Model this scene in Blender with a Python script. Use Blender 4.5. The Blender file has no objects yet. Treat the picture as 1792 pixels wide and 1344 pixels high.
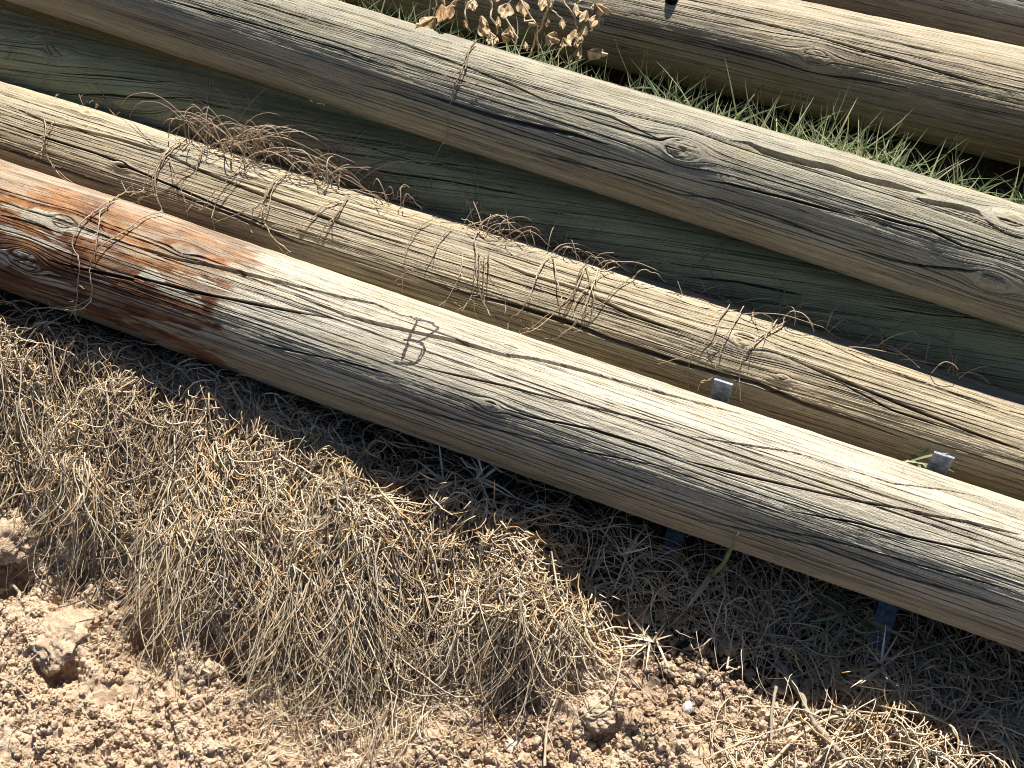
import bpy, math
import numpy as np
from mathutils import Vector, Matrix

C = bpy.context.scene.collection
SC = bpy.context.scene
rng = np.random.default_rng(7)

# ------------------------------------------------------------------ camera
PHI, FPX, CAMH = math.radians(54.0), 2000.0, 1.5
cd = bpy.data.cameras.new("camera"); cam = bpy.data.objects.new("camera", cd); C.objects.link(cam)
cam.location = (0, 0, CAMH); cam.rotation_euler = (math.pi / 2 - PHI, 0, 0)
cd.sensor_width = 36; cd.lens = FPX / 1792 * 36; cd.clip_start = 0.02; cd.clip_end = 500
SC.camera = cam

# ------------------------------------------------------------------ sky, sun, exposure
SUN_EL = math.radians(54.0)
SUN_TRAVEL = np.array([-0.25, -0.97])                      # horizontal way the light runs: from behind the posts to the camera
SUN_TRAVEL /= np.linalg.norm(SUN_TRAVEL)
w = bpy.data.worlds.new("World"); SC.world = w; w.use_nodes = True
nt = w.node_tree; nt.nodes.clear()
sky = nt.nodes.new("ShaderNodeTexSky"); sky.sky_type = 'NISHITA'; sky.sun_disc = False
sky.altitude = 2500; sky.dust_density = 0.3; sky.sun_elevation = SUN_EL; sky.sun_rotation = math.atan2(-SUN_TRAVEL[0], -SUN_TRAVEL[1])
bg = nt.nodes.new("ShaderNodeBackground"); bg.inputs[1].default_value = 0.05
wo = nt.nodes.new("ShaderNodeOutputWorld")
nt.links.new(sky.outputs[0], bg.inputs[0]); nt.links.new(bg.outputs[0], wo.inputs[0])
sl = bpy.data.lights.new("sun", 'SUN'); sun = bpy.data.objects.new("sun", sl); C.objects.link(sun)
sl.energy = 5.0; sl.angle = math.radians(0.5); sl.color = (1.0, 0.955, 0.88)
ce = math.cos(SUN_EL)
sun.rotation_euler = Vector((SUN_TRAVEL[0] * ce, SUN_TRAVEL[1] * ce, -math.sin(SUN_EL))).to_track_quat('-Z', 'Y').to_euler()
sun.location = (1, 4, 5)
SC.view_settings.view_transform = 'Standard'; SC.view_settings.look = 'None'
SC.view_settings.exposure = 0.93; SC.view_settings.gamma = 1.0
SC.render.engine = 'CYCLES'; SC.cycles.filter_width = 1.0

# ------------------------------------------------------------------ helpers
CAM = np.array([0, 0, CAMH])
FV = np.array([0, math.cos(PHI), -math.sin(PHI)]); UV = np.array([0, math.sin(PHI), math.cos(PHI)])

def ray(px, py):
    px, py = np.atleast_1d(np.asarray(px, float)), np.atleast_1d(np.asarray(py, float))
    v = FV * FPX + np.outer(px - 896, [1, 0, 0]) + np.outer(672 - py, UV)
    return v / np.linalg.norm(v, axis=1, keepdims=True)

_TAB = np.random.default_rng(99).random((256, 256))
def vnoise(x, y, seed=0):
    x = np.asarray(x, float) + seed * 17.31; y = np.asarray(y, float) + seed * 9.77
    xi, yi = np.floor(x).astype(int), np.floor(y).astype(int)
    fx, fy = x - xi, y - yi
    fx = fx * fx * (3 - 2 * fx); fy = fy * fy * (3 - 2 * fy)
    a = _TAB[xi & 255, yi & 255]; b = _TAB[(xi + 1) & 255, yi & 255]
    c = _TAB[xi & 255, (yi + 1) & 255]; d = _TAB[(xi + 1) & 255, (yi + 1) & 255]
    return (a * (1 - fx) + b * fx) * (1 - fy) + (c * (1 - fx) + d * fx) * fy
def fbm(x, y, seed=0, n=4):
    o, a, t = 0, 1.0, 0
    for k in range(n):
        o = o + a * vnoise(x * 2 ** k, y * 2 ** k, seed + k * 3); t += a; a *= 0.55
    return o / t
def sm(v, a, b):
    t = np.clip((v - a) / (b - a), 0, 1); return t * t * (3 - 2 * t)

def mesh(name, V, F, mat, smooth=True, attrs=None):
    """V (n,3), F (m,4) or (m,3) or a list of such arrays"""
    Fs = F if isinstance(F, list) else [F]
    me = bpy.data.meshes.new(name)
    V = np.ascontiguousarray(V, np.float32)
    me.vertices.add(len(V)); me.vertices.foreach_set("co", V.ravel())
    loops = np.concatenate([f.ravel() for f in Fs]).astype(np.int32)
    sizes = np.concatenate([np.full(len(f), f.shape[1], np.int32) for f in Fs])
    starts = np.concatenate([[0], np.cumsum(sizes)[:-1]]).astype(np.int32)
    me.loops.add(len(loops)); me.loops.foreach_set("vertex_index", loops)
    me.polygons.add(len(sizes)); me.polygons.foreach_set("loop_start", starts)
    me.polygons.foreach_set("use_smooth", np.full(len(sizes), smooth))
    me.update(calc_edges=True)
    for k, (ty, arr) in (attrs or {}).items():
        at = me.attributes.new(k, ty, 'POINT')
        fld = {'FLOAT': 'value', 'FLOAT_VECTOR': 'vector', 'FLOAT_COLOR': 'color'}[ty]
        at.data.foreach_set(fld, np.ascontiguousarray(arr, np.float32).ravel())
    if mat: me.materials.append(mat)
    return me
def obj(name, me, parent=None, loc=None):
    o = bpy.data.objects.new(name, me); C.objects.link(o)
    if loc is not None: o.location = loc
    if parent: o.parent = parent
    return o
def tag(o, label=None, cat=None, group=None, kind=None):
    if label: o['label'] = label
    if cat: o['category'] = cat
    if group: o['group'] = group
    if kind: o['kind'] = kind
    return o
def empty(name, loc, label, cat, group=None):
    o = bpy.data.objects.new(name, None); C.objects.link(o); o.location = [float(q) for q in loc]
    o.empty_display_size = 0.05
    return tag(o, label, cat, group)

# ---- materials
def mat_new(name):
    m = bpy.data.materials.new(name); m.use_nodes = True
    t = m.node_tree; t.nodes.clear()
    out = t.nodes.new("ShaderNodeOutputMaterial"); b = t.nodes.new("ShaderNodeBsdfPrincipled")
    t.links.new(b.outputs[0], out.inputs[0])
    b.inputs['Specular IOR Level'].default_value = 0.25
    return m, t, b
class NG:
    def __init__(s, t): s.t = t
    def n(s, ty, **kw):
        x = s.t.nodes.new(ty)
        for k, v in kw.items(): setattr(x, k, v)
        return x
    def l(s, a, b): s.t.links.new(a, b)
    def val(s, inp, v):
        if isinstance(v, bpy.types.NodeSocket): s.l(v, inp)
        else: inp.default_value = v
    def attr(s, name): return s.n("ShaderNodeAttribute", attribute_name=name)
    def mul3(s, vec, sc):
        x = s.n("ShaderNodeVectorMath", operation='MULTIPLY'); s.l(vec, x.inputs[0]); x.inputs[1].default_value = sc; return x.outputs[0]
    def noise(s, vec, scale=1, detail=3, rough=0.55, dist=0.0):
        x = s.n("ShaderNodeTexNoise"); s.l(vec, x.inputs['Vector']); x.inputs['Scale'].default_value = scale
        x.inputs['Detail'].default_value = detail; x.inputs['Roughness'].default_value = rough; x.inputs['Distortion'].default_value = dist
        return x.outputs[0]
    def math(s, op, a, b=0.0, clamp=False):
        x = s.n("ShaderNodeMath", operation=op, use_clamp=clamp); s.val(x.inputs[0], a); s.val(x.inputs[1], b); return x.outputs[0]
    def rmap(s, v, a, b, c=0.0, d=1.0):
        x = s.n("ShaderNodeMapRange"); s.l(v, x.inputs[0])
        for i, q in zip((1, 2, 3, 4), (a, b, c, d)): x.inputs[i].default_value = q
        return x.outputs[0]
    def mix(s, fac, a, b, mode='MIX'):
        x = s.n("ShaderNodeMix", data_type='RGBA', blend_type=mode); s.val(x.inputs[0], fac)
        for i, q in ((6, a), (7, b)):
            if isinstance(q, bpy.types.NodeSocket): s.l(q, x.inputs[i])
            else: x.inputs[i].default_value = (*q, 1)
        return x.outputs[2]
    def ramp(s, v, stops):
        x = s.n("ShaderNodeValToRGB"); s.l(v, x.inputs[0]); e = x.color_ramp.elements
        while len(e) < len(stops): e.new(0.5)
        for q, (p, c) in zip(e, stops): q.position = p; q.color = (*c, 1)
        return x.outputs[0]
    def bump(s, h, dist, strength=1.0, prev=None):
        x = s.n("ShaderNodeBump"); x.inputs['Strength'].default_value = strength; x.inputs['Distance'].default_value = dist
        s.l(h, x.inputs['Height'])
        if prev: s.l(prev, x.inputs['Normal'])
        return x.outputs[0]

def wood_mat(name, dark, mid, light, low, stain=(0.2, 0.07, 0.03), stain2=(0.42, 0.2, 0.07), patch=(0.2, 0.19, 0.17), speck=0.5):
    m, t, b = mat_new(name); g = NG(t)
    fl = g.attr("flow").outputs['Vector']; sep = g.n("ShaderNodeSeparateColor"); g.l(g.attr("mask").outputs['Color'], sep.inputs[0])
    crack, knot, st = sep.outputs[0], sep.outputs[1], sep.outputs[2]
    sep2 = g.n("ShaderNodeSeparateColor"); g.l(g.attr("mask2").outputs['Color'], sep2.inputs[0])
    lowf, dirt, green = sep2.outputs[0], sep2.outputs[1], sep2.outputs[2]
    broad = g.noise(g.mul3(fl, (2.6, 38, 1)), 1, 4, 0.6)
    grain = g.noise(g.mul3(fl, (9, 330, 1)), 1, 3, 0.65)
    fine = g.noise(g.mul3(fl, (30, 900, 1)), 1, 2, 0.6)
    mott = g.noise(g.mul3(fl, (16, 28, 1)), 1, 5, 0.65)
    spk = g.noise(g.mul3(fl, (260, 420, 1)), 1, 3, 0.7)
    col = g.ramp(broad, [(0.28, dark), (0.5, mid), (0.72, light)])
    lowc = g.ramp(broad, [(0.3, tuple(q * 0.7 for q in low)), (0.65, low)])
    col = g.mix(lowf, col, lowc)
    col = g.mix(g.rmap(grain, 0.34, 0.5, 0.62, 0.0), col, (0.72, 0.66, 0.55), 'MULTIPLY')
    col = g.mix(g.rmap(grain, 0.54, 0.7, 0.0, 0.35), col, tuple(min(1, q * 1.25) for q in light))
    col = g.mix(g.rmap(fine, 0.4, 0.55, 0.35, 0.0), col, (0.6, 0.54, 0.44), 'MULTIPLY')
    col = g.mix(g.rmap(mott, 0.45, 0.7, 0.0, 0.4), col, (0.78, 0.78, 0.8), 'MULTIPLY')
    col = g.mix(g.rmap(mott, 0.3, 0.45, 0.3, 0.0), col, (0.95, 0.8, 0.55), 'MULTIPLY')
    # weather stain with its own edge, two tones
    stc = g.mix(g.rmap(mott, 0.4, 0.62), stain, stain2)
    stc = g.mix(g.rmap(grain, 0.38, 0.56, 0.4, 0.0), stc, (0.5, 0.4, 0.35), 'MULTIPLY')
    stc = g.mix(g.math('MULTIPLY', lowf, 0.7, True), stc, (0.055, 0.022, 0.015))
    col = g.mix(st, col, stc)
    col = g.mix(g.math('MULTIPLY', dirt, g.rmap(spk, 0.36, 0.62, 1.0, 0.25)), col, patch)
    col = g.mix(g.math('MULTIPLY', green, g.rmap(mott, 0.3, 0.6)), col, (0.40, 0.425, 0.205))
    col = g.mix(g.math('MULTIPLY', g.rmap(spk, 0.6, 0.72), speck * 0.4), col, (0.55, 0.5, 0.4))
    # fine checks drawn by the grain itself and the mesh cracks: dirt filled
    hair = g.noise(g.mul3(fl, (1.3, 160, 1)), 1, 2, 0.5)
    hl = g.rmap(g.math('ABSOLUTE', g.math('SUBTRACT', hair, 0.5)), 0.0, 0.012, 1.0, 0.0)
    hl = g.math('MULTIPLY', hl, g.rmap(g.noise(g.mul3(fl, (4, 30, 3)), 1, 2), 0.46, 0.6))
    hair2 = g.noise(g.mul3(fl, (0.8, 75, 7)), 1, 2, 0.5)
    hl2 = g.rmap(g.math('ABSOLUTE', g.math('SUBTRACT', hair2, 0.53)), 0.0, 0.009, 1.0, 0.0)
    hl = g.math('MAXIMUM', hl, g.math('MULTIPLY', hl2, g.rmap(g.noise(g.mul3(fl, (3, 24, 9)), 1, 2), 0.46, 0.6)))
    col = g.mix(g.math('MULTIPLY', hl, 0.8), col, (0.07, 0.05, 0.032))
    col = g.mix(g.rmap(spk, 0.3, 0.47, 0.5, 0.0), col, (0.55, 0.49, 0.41), 'MULTIPLY')
    col = g.mix(g.math('MULTIPLY', knot, 0.38), col, g.ramp(grain, [(0.3, (0.10, 0.062, 0.032)), (0.65, (0.34, 0.245, 0.14))]))
    col = g.mix(g.math('MULTIPLY', crack, 0.9), col, (0.05, 0.035, 0.022))
    g.l(col, b.inputs['Base Color']); b.inputs['Roughness'].default_value = 0.82
    b.inputs['Specular IOR Level'].default_value = 0.2
    bn = g.bump(mott, 0.001)
    bn = g.bump(grain, 0.0013, 1.0, bn)
    bn = g.bump(spk, 0.0016, 1.0, bn)
    bn = g.bump(hl, -0.0012, 1.0, bn)
    g.l(bn, b.inputs['Normal'])
    return m

def leafy(t, g, b, col, fac):
    tr = g.n("ShaderNodeBsdfTranslucent"); g.l(g.mix(0.35, col, (0.5, 0.5, 0.2), 'SCREEN'), tr.inputs[0])
    mx = g.n("ShaderNodeMixShader"); mx.inputs[0].default_value = fac
    g.l(b.outputs[0], mx.inputs[1]); g.l(tr.outputs[0], mx.inputs[2])
    g.l(mx.outputs[0], next(n for n in t.nodes if n.type == 'OUTPUT_MATERIAL').inputs[0])
def strand_mat(name, stops, rough=0.7, scale=90, trans=0.0):
    m, t, b = mat_new(name); g = NG(t)
    ti = g.attr("tint").outputs['Fac']
    gn = g.n("ShaderNodeNewGeometry")
    nz = g.noise(gn.outputs['Position'], scale, 3)
    v = g.math('ADD', ti, g.math('MULTIPLY', g.math('SUBTRACT', nz, 0.5), 0.55), True)
    col = g.ramp(v, stops); g.l(col, b.inputs['Base Color']); b.inputs['Roughness'].default_value = rough
    if trans: leafy(t, g, b, col, trans)
    return m
M_DEAD = strand_mat("dead_grass", [(0.0, (0.12, 0.078, 0.048)), (0.3, (0.33, 0.24, 0.155)), (0.6, (0.57, 0.45, 0.305)), (0.86, (0.73, 0.63, 0.46)), (1.0, (0.58, 0.36, 0.16))])
M_RUN = strand_mat("dry_runner", [(0.0, (0.17, 0.11, 0.075)), (0.5, (0.38, 0.28, 0.19)), (1.0, (0.6, 0.49, 0.35))])
M_GREEN = strand_mat("green_blade", [(0.0, (0.04, 0.085, 0.035)), (0.4, (0.115, 0.185, 0.075)), (0.7, (0.27, 0.33, 0.17)), (1.0, (0.54, 0.51, 0.35))], 0.45, 90, 0.42)
M_TWIG = strand_mat("twig_bark", [(0.0, (0.17, 0.13, 0.10)), (0.6, (0.33, 0.27, 0.2)), (1.0, (0.46, 0.39, 0.29))], 0.8, 160)

def soil_mat():
    m, t, b = mat_new("dry_soil"); g = NG(t)
    p = g.n("ShaderNodeNewGeometry").outputs['Position']
    n1 = g.noise(p, 9, 5, 0.6); n2 = g.noise(p, 70, 5, 0.65); n3 = g.noise(p, 420, 3, 0.6)
    c = g.ramp(n1, [(0.3, (0.43, 0.315, 0.21)), (0.5, (0.56, 0.425, 0.295)), (0.7, (0.66, 0.525, 0.385))])
    c = g.mix(g.rmap(n2, 0.36, 0.6, 0.55, 0.0), c, (0.62, 0.5, 0.42), 'MULTIPLY')
    c = g.mix(g.rmap(n2, 0.58, 0.72, 0.0, 0.45), c, (0.68, 0.56, 0.45))
    c = g.mix(g.rmap(n3, 0.6, 0.7, 0.0, 0.3), c, (0.62, 0.53, 0.45))
    hu = g.attr("humus_shade").outputs['Fac']
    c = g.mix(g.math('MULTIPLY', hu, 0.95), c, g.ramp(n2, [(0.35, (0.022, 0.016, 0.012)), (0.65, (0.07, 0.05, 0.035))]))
    g.l(c, b.inputs['Base Color']); b.inputs['Roughness'].default_value = 0.95; b.inputs['Specular IOR Level'].default_value = 0.1
    bn = g.bump(n2, 0.006); bn = g.bump(n3, 0.0016, 1, bn); g.l(bn, b.inputs['Normal'])
    return m
M_SOIL = soil_mat()

def steel_mat():
    m, t, b = mat_new("galvanised_steel"); g = NG(t)
    p = g.n("ShaderNodeNewGeometry").outputs['Position']
    n1 = g.noise(p, 110, 4, 0.6); n2 = g.noise(p, 400, 2)
    c = g.ramp(n1, [(0.3, (0.06, 0.08, 0.125)), (0.5, (0.115, 0.14, 0.2)), (0.66, (0.2, 0.225, 0.28)), (0.78, (0.2, 0.13, 0.09))])
    g.l(c, b.inputs['Base Color']); b.inputs['Metallic'].default_value = 0.25
    g.l(g.rmap(n2, 0.3, 0.7, 0.38, 0.62), b.inputs['Roughness']); g.l(g.bump(n1, 0.001), b.inputs['Normal'])
    return m
M_STEEL = steel_mat()

# ------------------------------------------------------------------ posts: axes read as real lengths (metres)
def fit(xa, Ta, Ba, xb, Tb, Bb, la, lb):
    n1 = np.cross(ray(xa, Ta)[0], ray(xb, Tb)[0]); n1 /= np.linalg.norm(n1)
    n2 = np.cross(ray(xa, Ba)[0], ray(xb, Bb)[0]); n2 /= np.linalg.norm(n2)
    out = []
    for x, T, B, l in ((xa, Ta, Ba, la), (xb, Tb, Bb, lb)):
        m = ray(x, T)[0] + ray(x, B)[0]; m /= np.linalg.norm(m)
        s = (abs(n1 @ m) + abs(n2 @ m)) / 2; d = (CAMH - l) / (s - m[2])
        out.append((CAM + d * m, d * s))
    return out
class Post:
    def __init__(s, ends, ext=0.75):
        (a, ra), (b, rb) = ends
        L = np.linalg.norm(b - a); d = (b - a) / L
        s.A = a - d * ext; s.L = L + 2 * ext; s.d = d
        s.ra = ra - (rb - ra) / L * ext; s.k = (rb - ra) / L
        s.n2 = np.cross(d, [0, 0, 1.0]); s.n2 /= np.linalg.norm(s.n2)
        if s.n2[1] > 0: s.n2 = -s.n2                      # points to the camera side
        s.n1 = np.cross(s.n2, d); s.n1 *= np.sign(s.n1[2])
    def r(s, q): return s.ra + s.k * q
    def hit(s, o, dirs):
        """ray against the post: distance (inf = miss), s, theta"""
        R = np.full(len(dirs), s.r(s.L / 2)); T = np.full(len(dirs), np.inf); q = np.zeros(len(dirs))
        for _ in range(4):
            oc = o - s.A; oc = oc - (oc @ s.d) * s.d
            dp = dirs - np.outer(dirs @ s.d, s.d)
            a = (dp * dp).sum(1); b = dp @ oc; c = oc @ oc - R * R
            D = b * b - a * c; ok = D > 0
            T = np.where(ok, (-b - np.sqrt(np.maximum(D, 0))) / a, np.inf)
            P = o + dirs * np.where(ok, T, 0)[:, None]
            q = (P - s.A) @ s.d; R = np.where(ok, s.r(q), R)
        P = o + dirs * np.where(np.isfinite(T), T, 0)[:, None]
        rel = P - s.A - np.outer((P - s.A) @ s.d, s.d)
        return T, q, np.arctan2(rel @ s.n2, rel @ s.n1)
    def pt(s, q, th, off=0.0):
        r = (s.r(q) + off)
        return s.A + np.multiply.outer(q, s.d) + (r * np.cos(th))[..., None] * s.n1 + (r * np.sin(th))[..., None] * s.n2
P1 = Post(fit(0, 278, 505, 1792, 880, 1142, 0.0, 0.03))
P2 = Post(fit(0, 138, 315, 1792, 690, 900, 0.0, 0.0))
P3 = Post(fit(590, 0, 188, 1792, 362, 582, 0.182, 0.166), 0.75)
P4 = Post(fit(0, 15, 190, 1792, 545, 745, 0.0, -0.006))
P5 = Post(fit(1192, -46, 150, 1792, 85, 292, 0.0, 0.0), 1.2)
P6 = Post(fit(1192, -215, -15, 1792, -70, 120, 0.0, 0.0), 1.2)
P7 = Post([(P4.pt(np.array([q]), np.array([0.0]), -P4.r(q))[0] - P4.n2 * 0.205 + [0, 0, 0.0], 0.09) for q in (0.75, P4.L - 0.75)])  # added rear post: supports the stacked one and blocks sun beneath it
POSTS = [P1, P2, P3, P4, P5, P6]

# ------------------------------------------------------------------ ground
O1 = np.array([0.0, 0.976]); D1 = np.array([0.9185, -0.3954]); N1 = np.array([-0.3954, -0.9185])
def ground_base(x, y):
    dx, dy = x - O1[0], y - O1[1]
    s = dx * D1[0] + dy * D1[1]; v = dx * N1[0] + dy * N1[1]
    right = sm(s, 0.05, 0.55)
    drop = 0.128 - 0.108 * sm(s, -0.15, 0.5)
    wob = (vnoise(s * 7, s * 0 + 3.3) - 0.5) * 0.09 + (vnoise(s * 19, s * 0 + 8.1) - 0.5) * 0.05
    z = -drop * sm(v + wob, 0.15, 0.45) - 0.03 * right * sm(v, -0.16, 0.08) - 0.1 * np.clip(v - 0.3, 0, 3)
    z = z + 0.022 * (1 - right) * np.exp(-((v - 0.13) / 0.05) ** 2)
    z = z + sm(v, 0.0, 0.2) * ((fbm(x * 7, y * 7, 3, 3) - 0.5) * 0.075 + (fbm(x * 26, y * 26, 5, 2) - 0.5) * 0.018)
    z = z + (1 - sm(v, 0.0, 0.2)) * (fbm(x * 9, y * 9, 8, 2) - 0.5) * 0.012 - (1 - sm(v, -0.2, 0.0)) * 0.004
    z = z + 0.055 * np.exp(-((v + 0.69) / 0.075) ** 2) * (0.7 + 0.6 * vnoise(x * 5, y * 5, 77))
    return z
def march(zf, px, py):
    d = ray(px, py); ts = np.linspace(0.8, 3.6, 300)
    P = CAM + d[:, None, :] * ts[None, :, None]; i = np.argmax(P[..., 2] < zf(P[..., 0], P[..., 1]), 1)
    return CAM + d * ts[i][:, None]
PITS = [(28, 1005, 0.04, 0.07), (100, 1172, 0.034, 0.055), (250, 1120, 0.04, 0.07), (425, 1165, 0.026, 0.06), (1062, 1290, 0.026, 0.045), (1010, 1212, 0.016, 0.02), (420, 1275, 0.016, 0.018), (700, 1300, 0.02, 0.015), (150, 1010, 0.022, 0.03), (900, 1210, 0.02, 0.018)]
PITW = march(ground_base, [p[0] for p in PITS], [p[1] for p in PITS])
def ground_z(x, y):
    z = ground_base(x, y)
    for (px, py, r, dp), c in zip(PITS, PITW):
        d2 = ((x - c[0]) ** 2 + ((y - c[1]) * 1.1) ** 2) / r ** 2
        d2 = d2 * (0.45 + 1.3 * vnoise(x * 22 + px, y * 22)) * (0.7 + 0.6 * vnoise(x * 60, y * 60 + px))
        z = z - 0.8 * dp * np.exp(-np.minimum(d2, 30) ** 1.6)
    return z
def ground_fine(x, y):
    v = (x - O1[0]) * N1[0] + (y - O1[1]) * N1[1]
    f = sm(v, 0.0, 0.25)
    a = np.abs(fbm(x * 60, y * 60, 11, 3) - 0.5) * 2; c = vnoise(x * 150, y * 150, 21)
    return ground_z(x, y) + f * ((a - 0.3) * -0.018 + (c - 0.5) * 0.005) + (1 - f) * (c - 0.5) * 0.004

def axis(lo, hi, st, far):
    mid = np.arange(lo, hi, st); g = [st]; p = 0
    out = []
    while p < far: g.append(g[-1] * 1.35); p += g[-1]; out.append(p)
    out = np.array(out); return np.concatenate([lo - out[::-1], mid, mid[-1] + out])
gx = axis(-1.25, 1.25, 0.0035, 120); gy = np.concatenate([axis(0.25, 1.15, 0.0032, 60)]); gy = gy[gy < 1.15]
gy = np.concatenate([gy, np.arange(1.15, 2.8, 0.012)]); e = 0.012; q = gy[-1]; ex = []
while q < 120: e *= 1.35; q += e; ex.append(q)
gy = np.concatenate([gy, ex])
GX, GY = np.meshgrid(gx, gy); near = (np.abs(GX) < 8) & (np.abs(GY) < 8)
GZ = np.where(near, ground_fine(np.clip(GX, -8, 8), np.clip(GY, -8, 8)), 0)
GZ = np.where(GY < -1, np.maximum(GZ, -0.42), GZ); fade = sm(np.hypot(GX, GY), 3, 8); GZ = GZ * (1 - fade) - 0.25 * fade * (GY < 0.5)
ni, nj = GX.shape
idx = np.arange(ni * nj).reshape(ni, nj)
gf = np.stack([idx[:-1, :-1], idx[:-1, 1:], idx[1:, 1:], idx[1:, :-1]], -1).reshape(-1, 4)
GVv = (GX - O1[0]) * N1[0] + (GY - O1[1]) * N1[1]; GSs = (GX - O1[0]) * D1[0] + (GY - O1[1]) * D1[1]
HU = 1 - sm(GVv + (fbm(GX * 12, GY * 12, 41, 3) - 0.5) * 0.16 - 0.06 * sm(GSs, -0.1, 0.3), 0.13, 0.27)  # humus strip, darkened further to deepen the shade under the front post
HU = np.maximum(HU, sm(np.hypot(GX, (GY - 1.0) * 0.9), 1.15, 1.5) * 0.95)      # soil patch ends in turf ground, darkened to cut bounced light
gnd = obj("ground", mesh("ground", np.stack([GX, GY, GZ], -1).reshape(-1, 3), gf, M_SOIL, True, {'humus_shade': ('FLOAT', HU)})); tag(gnd, kind='structure')
gnd['label'] = "dry crumbly tan soil with an eroded bank below the front post"

def to_ground(px, py): return march(ground_z, px, py)
def surf(px, py, lift=0.0, only=None):
    """first thing a sight line meets, lifted along its normal: used to read where runners lie"""
    d = ray(px, py); G = to_ground(px, py); T = np.linalg.norm(G - CAM, axis=1); out = G + [0, 0, lift]
    for p in (only or POSTS[:5]):
        t, q, th = p.hit(CAM, d); k = t < T
        if k.any():
            out[k] = p.pt(q, th, lift + (np.maximum(disp_at(p, q, th), -0.003) if hasattr(p, 'grid') else 0))[k]; T = np.where(k, t, T)
    return out

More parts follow.
